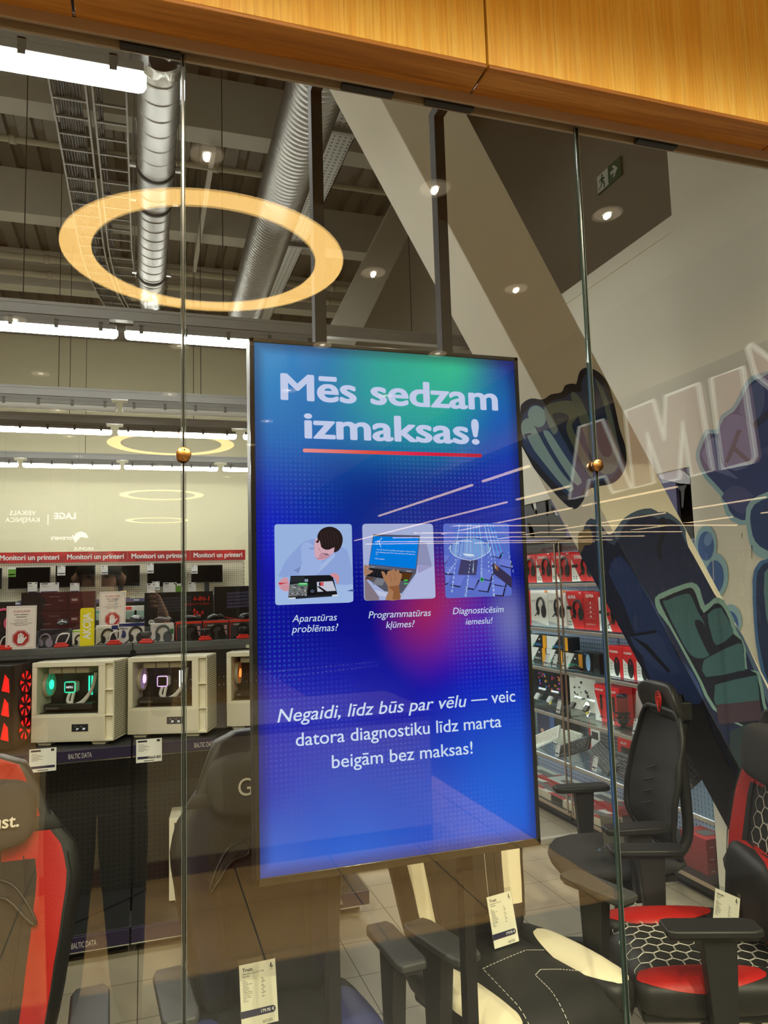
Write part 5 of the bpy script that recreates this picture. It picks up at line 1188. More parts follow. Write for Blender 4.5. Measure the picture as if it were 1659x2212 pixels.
keyboard_obj(1290, SZ[4]+.02, .30, .13, .75, KC, mat('key_grey', rgb(110, 112, 112), .4), 'compact dark grey keyboard tilted beside the glass joint', 2.84, .2, -.45)
keyboard_obj(1342, SZ[4], .36, .13, 1.0, KC, KD, 'black keyboard before the red carton on the fifth shelf', 2.88)
row(1153, 1190, 0, SZ[4], 'dark blue box at the left end of the fifth shelf', [(36, 44, 84), (236, 170, 150), (220, 220, 220), (60, 90, 150)], lambda f: (f['R'](.72, 0, 1, 1, 3), f['G']([(.28+.1*math.cos(q), .24+.07*math.sin(q)) for q in [PI*2*i/6 for i in range(6)]], 1)), [('Fractal', .1, .86, .3, 2, 0)], h=.235, X=3.02)
row(1192, 1218, 0, SZ[4], 'black box between the blue box and the white keyboard', [(24, 23, 24), (220, 160, 60), (230, 230, 230)], lambda f: f['R'](.6, .2, .9, .23, 1), [('K2', .55, .25, .2, 2, .02)], h=.225, X=3.02)
row(1262, 1330, 0, SZ[4], 'tall white and red keyboard box on the fifth shelf', [(236, 230, 222), (212, 40, 44), (50, 48, 48), (120, 116, 112)], lambda f: (f['R'](0, 0, .06, 1, 1), f['keyboard'](.36, .2, 1, .8, 2, 3, 6, 12), f['R'](.10, .5, .3, .72, 2)), [('RISE', .1, .84, .2, 2, .03)], h=.235, X=3.02)
row(1322, 1392, 0, SZ[4]+.02, 'red keyboard carton behind the black keyboard', RB, lambda f: f['keyboard'](.1, .25, .9, .7, 2, 3, 5, 14), [('ALLOY', .1, .8, .2, 4, .03)], h=.17, X=2.99)
# bottom: keyboard cartons lying flat, and the stack of red boxes
def flat_box(p, w, d, h, rz, lab, top, side, band=None, word='RISE', kb=True):
    """carton lying on the cabinet floor; local -Y side looks out of the cabinet"""
    t = thing('keyboard_carton', lab, 'box', p, -PI/2+rz, 'keyboard cartons on the cabinet floor')
    MB().box2((-w/2, -d/2, 0), (w/2, d/2, h)).build('carton', mat('carton_%d_%d_%d' % side, rgb(*side), .45), t, bevel=.0015)
    m = MB(); z = h+.0004
    def q(x0, y0, x1, y1, mi, dz): m.box2((-w/2+w*x0, -d/2+d*y0, h), (-w/2+w*x1, -d/2+d*y1, h+dz), mi)
    q(.0, .0, 1, 1, 0, .0005)
    m.prism([(w*.05, -d/2, h+.0005), (w/2, -d/2, h+.0005), (w/2, d/2, h+.0005), (w*.25, d/2, h+.0005)], (0, 0, .0003), 1)
    if kb:
        q(.26, .26, .9, .68, 2, .0012)
        for r in range(5):
            for c in range(15): q(.275+.041*c, .285+.077*r, .275+.041*c+.031, .285+.077*r+.055, 3, .0015)
    m.build('print', [mat('carton_%d_%d_%d' % top, rgb(*top), .4), RED, mat('kb_print', rgb(70, 68, 68), .5), mat('kb_keys', rgb(140, 136, 132), .5)], t)
    mb = MB(); add_text(mb, word, (-w/2+.02, -d/2-.0008, h*.28), (1, 0, 0), (0, 0, 1), width=w*.16, bold=.03)
    mb.build('lettering', mat('carton_letters', rgb(70, 66, 64), .5) if side[1] > 100 else WHITE, t)
WB, RBX = (232, 226, 214), (206, 36, 42)
for k, (x, w, d, h, z, X, top, side, rz, lab, word) in enumerate((
        (1158, .44, .15, .05, .0, 2.86, WB, RBX, .08, 'red and white keyboard carton at the display edge on the cabinet floor', 'HYPERX'), (1180, .44, .16, .045, .0, 3.06, WB, RBX, 0, 'white topped red keyboard carton at the back of the cabinet floor', 'ALLOY'),
        (1200, .46, .15, .05, .0, 2.86, WB, (226, 216, 186), .0, 'cream keyboard carton with red corner beside the rod', 'RISE'), (1248, .46, .15, .05, .0, 2.86, WB, (226, 216, 186), .0, 'cream keyboard carton with large lettering right of the rod', 'ORIGINS'),
        (1238, .46, .16, .05, .0, 3.07, WB, RBX, 0, 'red sided keyboard carton behind the cream ones', 'ORIGINS'), (1290, .30, .15, .05, .0, 2.84, WB, (226, 216, 186), .1, 'white keyboard carton under the mesh chair arm', 'RISE'), (1310, .46, .16, .05, .0, 3.07, WB, RBX, 0, 'red sided keyboard carton deep behind the mesh chair arm', 'CORE'))):
    y = atX(x, 1740, X).y
    flat_box((X, y, .093+z), w, d, h, rz, lab, top, side, word=word)
for k in range(3):
    flat_box((2.90, 3.47, .093+.061*k), .14, .20, .060, PI/2, '%s of three stacked red boxes at the near end of the cabinet floor' % ('bottom one', 'middle one', 'top one')[k], (212, 50, 46), (150, 28, 40), word='ORIGINS', kb=(k == 2))
t = thing('keyboard', 'black keyboard hung tilted between the mesh chair and the column', 'keyboard', (2.60, 3.26, .62), -1.1); t.rotation_euler = (1.0, .75, -1.0)
MB().box2((-.2, 0, 0), (.06, .14, .018)).build('case', KC, t, bevel=.003)
m = MB()
for r in range(5):
    for c in range(11): m.box2((-.19+.021*c, .012+.024*r, .018), (-.19+.021*c+.017, .031+.024*r, .025))
m.build('keys', KD, t)
# aluminium floor kerb running behind the chairs
struct(MB().box2((1.16, 4.36, 0), (2.70, 4.40, .035)).build('trim_6', mat('kerb_alu', rgb(200, 194, 180), .4, .3), bevel=.003))

# ================================================================== STREET ART
def clip(pts, a, b, keep):
    """keep the side of the line a-b (image coordinates) on which the point keep lies"""
    f = lambda p: (b[0]-a[0])*(p[1]-a[1])-(b[1]-a[1])*(p[0]-a[0])
    s = 1 if f(keep) > 0 else -1; out = []
    for i in range(len(pts)):
        p, q = pts[i-1], pts[i]; u, v = s*f(p), s*f(q)
        if (u >= 0) != (v >= 0): k = u/(u-v); out.append((p[0]+(q[0]-p[0])*k, p[1]+(q[1]-p[1])*k))
        if v >= 0: out.append(q)
    return out
def proj(P): d = Vector(P)-CAMP; z = d.dot(FW); return (829.5+FPX*d.dot(RT)/z, 1106-FPX*d.dot(UP)/z)
def edge_px(y, dx): return (proj((colx(4.0)+dx, y, 4.0)), proj((colx(.1)+dx, y, .1)))
E1, E2, E3 = edge_px(CY1, 0), edge_px(CY0, 0), edge_px(CY0, CWX)
NS = AX.normalized().cross(Vector((0, 1, 0))).normalized()
if NS.x > 0: NS = -NS
PS = Vector((colx(2), CY0, 2))
class Mural:
    def __init__(s, parent): s.k = 0; s.L = {'front': (MB(), []), 'side': (MB(), []), 'pier': (MB(), [])}; s.parent = parent
    def paint(s, col, pts, where=('front', 'side'), sm=3):
        s.k += 1
        if sm: pts = [(v.x, v.y) for v in smooth_poly([(x, y, 0) for x, y in pts], sm)]
        M = mat('paint_%d_%d_%d' % col, rgb(*col), .75)
        for w in where:
            q = pts
            if w == 'front': q = clip(clip(q, *E2, E3[0]), *E3, E2[0])
            elif w == 'side': q = clip(clip(q, *E1, E2[0]), *E2, E1[0])
            else: q = clip(q, PI_E[0], PI_E[1], (2400, 1200))
            if len(q) < 3: continue
            mb, ms = s.L[w]
            if M not in ms: ms.append(M)
            e = .0004+.00007*s.k
            if w == 'front': P = [atY(x, y, CY0)+Vector((0, -e, 0)) for x, y in q]
            elif w == 'side': P = [plane_at(x, y, PS, NS)+NS*e for x, y in q]
            else: P = [atX(x, y, 2.74)+Vector((-e, 0, 0)) for x, y in q]
            mb.poly(P, ms.index(M))
    def build(s):
        for w, (mb, ms) in s.L.items():
            if mb.v and w != 'pier': mb.build('mural_'+w, ms, s.parent, normals=False)
PI_E = (proj((2.74, 3.19, 4.5)), proj((2.74, 3.19, .1)))
MU = Mural(COLUMN); cA = crop(1110, 700, 3.022); cB = crop(1120, 1100, 3.078)
NB, BL, TE, MI = (18, 22, 48), (34, 62, 112), (140, 172, 178), (70, 96, 142)
MU.paint(NB, cA([(42, 570), (60, 515), (115, 485), (190, 492), (240, 460), (310, 445), (335, 400), (385, 388), (408, 388), (430, 310), (480, 284), (555, 315), (615, 390), (655, 520), (690, 680), (728, 800), (732, 920), (690, 1005), (630, 1045), (560, 1058), (480, 1085), (455, 1150), (400, 1208), (330, 1170), (230, 1060), (130, 940), (50, 800)]))
MU.paint(BL, cA([(55, 620), (80, 570), (130, 520), (200, 540), (250, 500), (330, 480), (370, 450), (440, 440), (440, 380), (470, 330), (520, 340), (600, 430), (640, 560), (670, 720), (705, 850), (690, 940), (630, 1010), (540, 1030), (470, 1060), (430, 1130), (380, 1140), (280, 1050), (160, 920), (62, 790)]))
MU.paint(TE, cA([(92, 590), (110, 545), (150, 532), (195, 560), (210, 620), (190, 665), (150, 672), (112, 640)]))
MU.paint(TE, cA([(50, 650), (85, 615), (120, 640), (200, 790), (300, 950), (388, 1060), (380, 1088), (345, 1082), (240, 960), (130, 820), (60, 730)]))
MU.paint(BL, cA([(72, 740), (85, 715), (112, 712), (116, 722), (92, 730), (104, 770), (200, 930), (330, 1085), (310, 1080), (180, 930)]))
MU.paint(TE, cA([(195, 715), (215, 694), (248, 722), (330, 850), (438, 1010), (430, 1045), (398, 1040), (300, 900)]))
MU.paint((112, 130, 130), cA([(200, 545), (250, 515), (330, 500), (398, 512), (425, 565), (405, 620), (378, 670), (440, 790), (500, 900), (540, 980), (500, 1000), (420, 860), (350, 720), (345, 650), (360, 610), (320, 580), (250, 590), (290, 680), (260, 720), (215, 630)]))
MU.paint((104, 124, 130), cA([(370, 465), (400, 448), (450, 520), (520, 690), (560, 830), (590, 866), (640, 830), (620, 690), (585, 520), (530, 360), (590, 440), (640, 600), (680, 780), (690, 880), (660, 960), (600, 982), (545, 945), (480, 790), (420, 600)]))
MU.paint((14, 22, 60), cA([(545, 650), (575, 650), (630, 800), (635, 850), (600, 868), (560, 800)]))
# big dark field below the lettering
DEEP, DEEP2, TEAL, RIM = (22, 30, 66), (14, 18, 42), (48, 80, 92), (104, 134, 136)
MU.paint((66, 84, 112), cB([(430, 190), (440, 110), (480, 60), (540, 90), (600, 170), (640, 140), (700, 60), (790, 8), (880, -6), (930, 20), (985, 18), (1060, 70), (1110, 140), (1130, 260), (1300, 560), (1659, 1200), (1700, 2200), (900, 1800), (640, 1000), (440, 400)]), sm=2)
MU.paint(DEEP, cB([(400, 240), (470, 130), (500, 100), (560, 180), (640, 240), (690, 130), (760, 55), (860, 36), (940, 70), (1000, 62), (1070, 110), (1100, 200), (1300, 560), (1659, 1300), (1700, 2300), (900, 1900), (600, 1000), (430, 500)]), sm=2)
MU.paint(DEEP2, cB([(930, 70), (975, 60), (975, 170), (950, 260), (960, 330), (930, 330), (915, 240), (945, 160)]))
MU.paint((128, 108, 70), cB([(395, 200), (410, 150), (480, 130), (492, 230), (440, 240), (410, 300)]), sm=2)
MU.paint((38, 62, 118), cB([(650, 320), (720, 350), (900, 640), (1010, 860), (1060, 980), (1150, 1080), (1230, 1260), (1150, 1300), (1020, 1240), (900, 1180), (800, 900), (690, 600), (600, 420)]), sm=2)
MU.paint((50, 74, 128), cB([(740, 850), (920, 815), (1000, 960), (1080, 1080), (960, 1085), (850, 1000)]), sm=2)
MU.paint(DEEP2, cB([(740, 832), (915, 800), (920, 820), (760, 845), (860, 900), (1010, 1070), (1000, 1090), (840, 920)]), sm=1)
MU.paint(RIM, cB([(905, 615), (930, 565), (1090, 500), (1160, 488), (1205, 530), (1238, 640), (1300, 590), (1365, 605), (1425, 705), (1445, 800), (1480, 860), (1510, 930), (1520, 1070), (1600, 1080), (1640, 1290), (1659, 1400), (1500, 1450), (1290, 1330), (1200, 1150), (1120, 1000), (1000, 780), (930, 690)]), sm=2)
MU.paint(DEEP2, cB([(940, 625), (960, 590), (1110, 528), (1160, 530), (1190, 600), (1230, 690), (1300, 628), (1350, 640), (1400, 730), (1430, 830), (1480, 870), (1498, 950), (1500, 1060), (1580, 1090), (1620, 1290), (1640, 1420), (1500, 1440), (1310, 1320), (1220, 1150), (1140, 1000), (1030, 800)]), sm=2)
MU.paint(TEAL, cB([(962, 625), (985, 606), (1110, 560), (1150, 585), (1190, 680), (1245, 780), (1258, 900), (1275, 960), (1230, 990), (1170, 985), (1120, 940), (1060, 830)]), sm=2)
MU.paint(DEEP2, cB([(1170, 760), (1190, 735), (1230, 760), (1290, 870), (1300, 960), (1280, 985), (1230, 900)]), sm=2)
MU.paint(TEAL, cB([(1255, 700), (1330, 655), (1360, 680), (1425, 800), (1410, 845), (1315, 905), (1280, 830)]), sm=2)
MU.paint(TEAL, cB([(1225, 1020), (1270, 980), (1460, 890), (1490, 930), (1505, 1060), (1470, 1075), (1245, 1115)]), sm=2)
MU.paint(TEAL, cB([(1305, 1190), (1330, 1160), (1570, 1105), (1585, 1130), (1600, 1270), (1560, 1290), (1320, 1330)]), sm=2)
MU.paint((58, 44, 62), cB([(1310, 1300), (1600, 1270), (1620, 1400), (1330, 1430)]), sm=1)
MU.paint((30, 28, 42), cB([(880, 1300), (1230, 1300), (1300, 1500), (1600, 2100), (1400, 2400), (900, 1800)]), sm=1)
MU.paint((34, 48, 60), cB([(1400, 1480), (1640, 1440), (1700, 1700), (1460, 1750)]), sm=2)
# painted figures on the pier
SKY, MID, LIL = (142, 178, 190), (66, 98, 156), (92, 100, 152)
pier = ('pier',)
def ell(cx_, cy_, rx, ry, rot=0, n=20): return [(cx_+rx*math.cos(2*PI*i/n)*math.cos(rot)-ry*math.sin(2*PI*i/n)*math.sin(rot), cy_+rx*math.cos(2*PI*i/n)*math.sin(rot)+ry*math.sin(2*PI*i/n)*math.cos(rot)) for i in range(n)]
MU.paint(SKY, cA([(1190, 880), (1205, 790), (1255, 690), (1330, 690), (1350, 600), (1420, 550), (1465, 480), (1520, 370), (1600, 325), (1760, 330), (1800, 700), (1800, 1320), (1660, 1290), (1480, 1312), (1385, 1240), (1350, 1120), (1250, 1010)]), pier, 2)
MU.paint((40, 58, 116), cA([(1215, 870), (1230, 800), (1270, 715), (1340, 715), (1370, 620), (1440, 570), (1490, 490), (1540, 395), (1620, 350), (1790, 360), (1800, 1290), (1660, 1260), (1490, 1280), (1410, 1220), (1370, 1100), (1260, 980)]), pier, 2)
MU.paint(LIL, cA([(1232, 860), (1250, 800), (1300, 740), (1345, 770), (1350, 900), (1470, 1010), (1400, 990), (1280, 940)]), pier, 2)
MU.paint(LIL, cA([(1350, 660), (1400, 600), (1470, 590), (1560, 660), (1590, 800), (1570, 900), (1450, 960), (1370, 900), (1345, 760)]), pier, 2)
MU.paint((80, 92, 140), cA([(1470, 570), (1530, 420), (1620, 380), (1640, 520), (1570, 650)]), pier, 2)
MU.paint((34, 40, 74), cA([(1380, 900), (1460, 690), (1490, 690), (1450, 800), (1560, 900), (1540, 920), (1440, 830), (1400, 910)]), pier, 1)
MU.paint((34, 40, 74), cA([(1560, 650), (1659, 560), (1800, 620), (1800, 690), (1659, 620), (1580, 690)]), pier, 1)
MU.paint((70, 76, 130), cA([(1360, 1130), (1440, 1050), (1570, 1120), (1500, 1240), (1420, 1190)]), pier, 2)
MU.paint(SKY, cA([(1520, 1200), (1600, 1120), (1800, 1100), (1800, 1560), (1650, 1540), (1560, 1480), (1525, 1340)]), pier, 2)
MU.paint((38, 62, 112), cA([(1550, 1220), (1620, 1150), (1800, 1140), (1800, 1500), (1660, 1480), (1580, 1420), (1552, 1330)]), pier, 2)
for a in ((1250, 235, 72, 128, 0), (1312, 440, 86, 150, 0), (1425, 730, 62, 100, -.2)): MU.paint(SKY, cB(ell(*a)), pier, 0)
for a in ((1250, 245, 54, 98, 0), (1308, 450, 62, 112, 0), (1420, 750, 44, 74, -.2)): MU.paint(MID, cB(ell(*a)), pier, 0)
MU.paint((110, 140, 190), cB(ell(1265, 200, 26, 46, .2)), pier, 0); MU.paint((200, 200, 190), cB([(1294, 335), (1298, 335), (1304, 475), (1299, 475)]), pier, 0)
MU.paint((70, 110, 160), cB([(1560, 470), (1590, 370), (1659, 330), (1900, 330), (1900, 1500), (1680, 1250), (1600, 1000), (1570, 760)]), pier, 2)
MU.paint((36, 52, 92), cB([(1585, 480), (1610, 390), (1680, 350), (1900, 350), (1900, 1450), (1690, 1200), (1620, 980), (1590, 760)]), pier, 2)
MU.paint((96, 130, 140), cB([(1640, 420), (1720, 390), (1900, 390), (1900, 900), (1720, 900), (1650, 700)]), pier, 2)
for x, y0, y1 in ((1490, 160, 195), (1555, 240, 330)): MU.paint((40, 44, 50), cB([(x-2, y0), (x+3, y0), (x+2, y1), (x-1, y1)]), pier, 0)
mb, ms = MU.L['pier']
pw = [o for o in bpy.data.objects if o.name.startswith('wall_right') and abs(min(v.co.x for v in o.data.vertices)-2.74) < .0015 and abs(max(v.co.y for v in o.data.vertices)-3.19) < .01][0]
MU.build(); mb.build('mural_pier', ms, pw, normals=False)
# printed photo board above the cabinets
t = thing('photo_board', 'purple and black street art board above the glass cabinets', 'board', (2.76, 3.33, 1.95))
L = 2.4
MB().box2((0, 0, 0), (.02, L, .29)).build('panel', mat('board_purple', rgb(84, 80, 130), .6), t)
m = MB()
Q = lambda pts: [tuple(atX(x, y, 2.759)-t.location) for x, y in pts]
m.poly(Q(cA([(70, 1120), (210, 1105), (290, 1250), (340, 1330), (340, 1400), (90, 1400)])), 0)
m.poly(Q(cA([(95, 1140), (130, 1130), (150, 1190), (155, 1260), (120, 1200)])), 1); m.poly(Q(cA([(90, 1300), (115, 1310), (140, 1395), (110, 1395)])), 1); m.poly(Q(cA([(205, 1160), (225, 1130), (235, 1380), (228, 1380)])), 1); m.poly(Q(cA([(240, 1180), (260, 1200), (290, 1250), (250, 1240)])), 1)
m.poly(Q(cA([(900, 940), (980, 915), (1100, 950), (1150, 1000), (1150, 1045), (1080, 1040), (960, 1010)])), 2)
m.poly(Q(cA([(1060, 1060), (1130, 1050), (1115, 1080), (1105, 1200), (1095, 1200), (1090, 1090)])), 0); m.poly(Q(cA([(1040, 910), (1145, 885), (1150, 980), (1080, 950)])), 3)
m.build('print', [mat('board_black', rgb(34, 34, 38), .6), WHITE, mat('board_spray', rgb(190, 190, 204), .6), mat('board_night', rgb(38, 34, 80), .6)], t, normals=False)
# ================================================================== CHAIRS
LEATHK = mat('leather_black', (.012, .0115, .011), .5, spec=.28, bump=(220, .10))
LEATHR = mat('leather_red', rgb(148, 20, 17), .5, spec=.3, bump=(220, .10))
LEATHW = mat('leather_white', rgb(204, 192, 164), .45, bump=(200, .08))
LEATHB = mat('leather_navy', rgb(22, 23, 36), .45, spec=.35, bump=(220, .10))
FABK = mat('fabric_black', rgb(34, 32, 31), .85, bump=(500, .2))
CHP = mat('chair_plastic', (.012, .012, .012), .48, spec=.3)
LEATHS = mat('leather_blue', rgb(44, 48, 92), .45)
CHG = mat('pad_grey', rgb(52, 52, 52), .55, spec=.3)
THREAD = mat('thread', rgb(196, 190, 178), .7)
HW = [(.46, .19), (.55, .232), (.66, .25), (.78, .270), (.90, .287), (.965, .274), (1.06, .20), (1.14, .168), (1.192, .137), (1.218, .07)]
def back_y(z): return .215+(z-.5)*.17
def back_front(t, z):
    hw = interp(HW, z); wd = .075*min(1, max(.25, (1.08-z)*3.2))
    return Vector((t*hw, back_y(z)-.035-wd*abs(t)**2.4*(1-abs(t)**9), z))
def seat_top(x, y): return .492-.016*(x/.18)**2*0+.010*math.cos(x*6)-max(0, -y-.17)**2*4.2-max(0, y-.15)*.05
def gaming_chair(label, loc, rz, wing, shell, panel, yoke=None, word=None, wx=0, ww=None, seatwing=None, wz=(.52, 1.06), hexes=False, arm=None, blue=False, logo=False, stitch=False, group='gaming chairs', slot=True, pillow=True, lumbar=False):
    t = thing('gaming_chair', label, 'chair', loc, rz, group)
    seatwing = seatwing or wing; yoke = yoke or panel
    # backrest
    zs = [.46, .49, .53, .58, .64, .70, .76, .82, .87, .91, .95, .98, 1.01, 1.05, 1.09, 1.13, 1.165, 1.192, 1.211, 1.218]
    T = [-1, -.97, -.92, -.86, -.8, -.7, -.6, -.52, -.44, -.3, -.15, 0, .15, .3, .44, .52, .6, .7, .8, .86, .92, .97, 1]; TB = [.95, .8, .5, 0, -.5, -.8, -.95]
    rings = []
    for z in zs:
        hw = interp(HW, z); R = [back_front(q, z) for q in T]+[Vector((q*hw, back_y(z)+.055*(1-q**4)+.004, z)) for q in TB]
        if z == zs[-1] or z == zs[0]: R = [Vector((v.x*.9, back_y(z)+(v.y-back_y(z))*.35, z)) for v in R]
        rings.append(R)
    nt = len(T)
    def fm(i, j):
        z = (zs[i]+zs[min(i+1, len(zs)-1)])/2
        if j >= nt-1: return 1
        q = abs(T[j]+T[j+1])/2
        lim = .60 if z < .93 else .34
        if q < lim: return 3 if z > 1.035 else 2
        if q > .86: return 1
        if z > 1.12: return 3
        return 0 if wz[0] < z < wz[1] else 1
    MB().loft(rings, 1, True, fm).build('backrest', [wing, shell, panel, yoke], t)
    m = MB()
    for s in (-1, 1):
        for q in (.50, .90): m.tube([back_front(s*q, z)+Vector((0, -.003, 0)) for z in [.54+.02*k for k in range(22)]], .0016, 5)
    m.build('seam', shell, t)
    # seat
    ys = [-.285, -.282, -.265, -.24, -.2, -.15, -.09, -.02, .05, .12, .18, .21]; xs = [-.19+.38*k/14 for k in range(15)]; R = []
    for i, y in enumerate(ys):
        d = (.05, .022, .008)[i] if i < 3 else 0
        R.append([Vector((x, y, seat_top(x, y)-d-.012*(abs(x)/.19)**6)) for x in xs]+[Vector((x, y if i > 0 else -.275, .405)) for x in xs[::-1]])
    MB().loft(R, 0, True).build('seat', panel, t)
    m = MB(); m.box((0, -.03, .392), (.44, .46, .035)); m.build('seat_pan', CHP, t, bevel=.012)
    for s in (-1, 1):
        R = []; n = 48; N = 34; yy = [-.278+.493*(.5-.5*math.cos(PI*i/N))*.5+.493*.5*i/N for i in range(N+1)]
        tab = [(-.278, .35), (-.27, .62), (-.25, .82), (-.2, .95), (-.13, 1), (-.05, 1), (.03, .96), (.10, .9), (.16, .8), (.20, .62), (.215, .3)]
        for i, y in enumerate(yy):
            k = interp(tab, y); zc = .462+.008*math.sin((y+.28)*5)
            R.append([Vector((s*(.205+.068*k*math.copysign(abs(math.cos(2*PI*j/n))**.75, math.cos(2*PI*j/n))), y, zc+(.046 if math.sin(2*PI*j/n) > 0 else .07)*k*math.copysign(abs(math.sin(2*PI*j/n))**.8, math.sin(2*PI*j/n)))) for j in range(n)])
        o = MB().loft(R, 0, True).build('seat_bolster', shell, t)
        G = []
        for i in range(41):
            u = -1+2*i/40; y = -.085+.185*u*.999; hwid = .40*PI*math.sqrt(max(0, 1-abs(u)**1.7))*(1 if u < 0 else 1-.35*u)
            k = interp(tab, y); zc = .462+.008*math.sin((y+.28)*5); L = []
            for j in range(17):
                a = .48*PI+hwid*(j/8-1); ca, sa = math.cos(a), math.sin(a)
                L.append(Vector((s*(.205+(.068*k+.0016)*math.copysign(abs(ca)**.75, ca)), y, zc+((.046 if sa > 0 else .07)*k+.0016)*math.copysign(abs(sa)**.8, sa))))
            G.append(L)
        MB().loft(G, 0, False, closed=False).build('bolster_panel', seatwing, o)
    # pillows
    if pillow:
        R = []; zc = 1.075; yc = back_y(zc)-.065
        for k in range(13):
            a = -PI/2+PI*k/12; cz = math.copysign(abs(math.sin(a))**.55, math.sin(a)); cr = abs(math.cos(a))**.45+.02
            R.append([Vector((.165*(cr if cr > .3 else cr)*math.copysign(abs(math.cos(b))**.5, math.cos(b)), yc+.17*0+.042*cr*math.copysign(abs(math.sin(b))**.8, math.sin(b))+.17*(.088*cz), zc+.086*cz)) for b in [2*PI*j/28 for j in range(28)]])
        p = MB().loft(R).build('head_pillow', FABK, t)
        if word:
            mb = MB(); add_text(mb, word, (wx, yc-.054, zc-.022), (1, 0, 0), (0, .17, 1), width=ww or .15, align='c', bold=.02 if len(word) > 4 else 0); mb.build('lettering', mat('pillow_thread', rgb(186, 178, 166), .6), p)
        R = []
        for z, k in ((zc-.058, 1.0), (zc-.056, 1.02), (zc-.022, 1.02), (zc-.02, 1.0)):
            hw = interp(HW, z); Q = [back_front(q, z) for q in T]+[Vector((q*hw, back_y(z)+.055*(1-q**4)+.004, z)) for q in TB]
            R.append([Vector((v.x*k, back_y(z)+(v.y-back_y(z))*(1+(k-1)*3), z)) for v in Q])
        MB().loft(R, cap=False).build('pillow_strap', FABK, p)
    if logo:
        m = MB(); zc = 1.183
        m.prism([(.062*math.cos(2*PI*k/24), back_y(zc)-.043, zc+.021*math.sin(2*PI*k/24)) for k in range(24)], (0, .012, 0)); m.build('emblem_panel', LEATHK, t)
        m = MB(); m.tube([(.022*math.cos(2*PI*k/16), back_y(zc)-.0445, zc+.009*math.sin(2*PI*k/16)) for k in range(16)], .0012, 5, closed=True); add_text(m, 'gxt', (0, back_y(zc)-.0445, zc-.003), (1, 0, 0), (0, .17, 1), width=.022, align='c'); m.build('emblem', mat('pillow_thread', rgb(186, 178, 166), .6), t)
    if slot:
        for s in (-1, 1):
            A = [(s*.05, .915), (s*.11, .90), (s*.155, .845), (s*.175, .80), (s*.15, .815), (s*.10, .865), (s*.045, .875)]
            P = [Vector((x, back_y(z)-.045-.075*(abs(x)/interp(HW, z))**2.4, z)) for x, z in A]
            MB().prism(smooth_poly(P, 3), (0, .02, 0)).build('belt_slot', BLACK, t)
            MB().tube(smooth_poly([p+Vector((0, -.004, 0)) for p in P], 3), .0045, 6, closed=True).build('slot_trim', CHP, t)
    if lumbar:
        R = []; zc = .66; yc = back_y(zc)-.075
        for k in range(11):
            a = -PI/2+PI*k/10; cz = math.copysign(abs(math.sin(a))**.55, math.sin(a)); cr = abs(math.cos(a))**.45+.02
            R.append([Vector((.17*cr*math.copysign(abs(math.cos(b))**.5, math.cos(b)), yc+.042*cr*math.copysign(abs(math.sin(b))**.8, math.sin(b))+.012*cz, zc+.12*cz)) for b in [2*PI*j/28 for j in range(28)]])
        MB().loft(R, 0, True, lambda i, j: 1 if 5 < (j+.5) < 9 or False else (1 if abs(math.cos(2*PI*(j+.5)/28)) > .90 else 0)).build('lumbar_pillow', [LEATHK, wing], t)
    # arms
    for s in (-1, 1):
        x = s*.312
        o = [(-.036, -.215), (.036, -.215), (.045, -.19), (.045, .02), (.034, .05), (-.034, .05), (-.045, .02), (-.045, -.19)]
        MB().hexa([(x-.03, -.205, .655), (x+.03, -.205, .655), (x+.03, .04, .655), (x-.03, .04, .655)], [(x-.034, -.205, .67), (x+.034, -.205, .67), (x+.034, .04, .67), (x-.034, .04, .67)]).prism([(x+a, b, .667) for a, b in o], (0, 0, .022)).build('armrest', arm or CHP, t, bevel=.007, seg=3)
        MB().hexa([(x-.02, -.095, .40), (x+.02, -.095, .40), (x+.02, -.03, .40), (x-.02, -.03, .40)], [(x-.024, -.115, .66), (x+.024, -.115, .66), (x+.024, -.02, .66), (x-.024, -.02, .66)]).box((s*.25, -.06, .40), (.16, .065, .025)).build('arm_post', CHP, t, bevel=.005)
    star_base(t)
    if hexes or stitch:
        m = MB()
        if hexes:
            a = .026
            for f, u0, u1, v0, v1 in ((lambda u, v: Vector((u, v, seat_top(u, v)+.0016)), -.175, .175, -.255, .19), (lambda u, v: back_front(u/interp(HW, v), v)+Vector((0, -.002, 0)), -.115, .115, .5, 1.0)):
                for i in range(-8, 9):
                    for j in range(0, 24):
                        cx_ = i*a*1.5*1.15; cy_ = v0+j*a*1.9+(a*.95 if i % 2 else 0)
                        if not (u0 < cx_ < u1 and v0+.02 < cy_ < v1-.02): continue
                        if f(0, v0).y < 0 and abs(cy_+.01) < .028: continue
                        h = [(cx_+a*1.15*math.cos(PI/3*k)*.94, cy_+a*1.1*math.sin(PI/3*k)*.94) for k in range(6)]
                        m.tube([f(*q) for A_, B_ in zip(h, h[1:]+h[:1]) for q in [(A_[0]+(B_[0]-A_[0])*w_, A_[1]+(B_[1]-A_[1])*w_) for w_ in (.08, .5, .92)]], .0008, 4, closed=True)
        if stitch:
            for L in (((-.15, -.27), (-.085, .02), (.10, .03), (.15, .0), (.185, -.06)), ((-.03, -.275), (.015, -.10), (.05, -.085), (.10, -.115), (.185, -.19))):
                pts_ = [seat_top(x, y) for x, y in L]
                P = [Vector((*a_, 0)).lerp(Vector((*b_, 0)), k_/13) for a_, b_ in zip(L, L[1:]) for k_ in range(13)]
                for k in range(0, len(P)-1, 1): m.tube([Vector((q.x, q.y, seat_top(q.x, q.y)+.001)) for q in (P[k], P[k]+(P[k+1]-P[k])*.62)], .0011, 4)
            m.tube([back_front(.36, z)+Vector((0, -.0015, 0)) for z in [.55+.02*k for k in range(24)]], .0009, 4)
        m.build('stitching', THREAD, t)
    return t
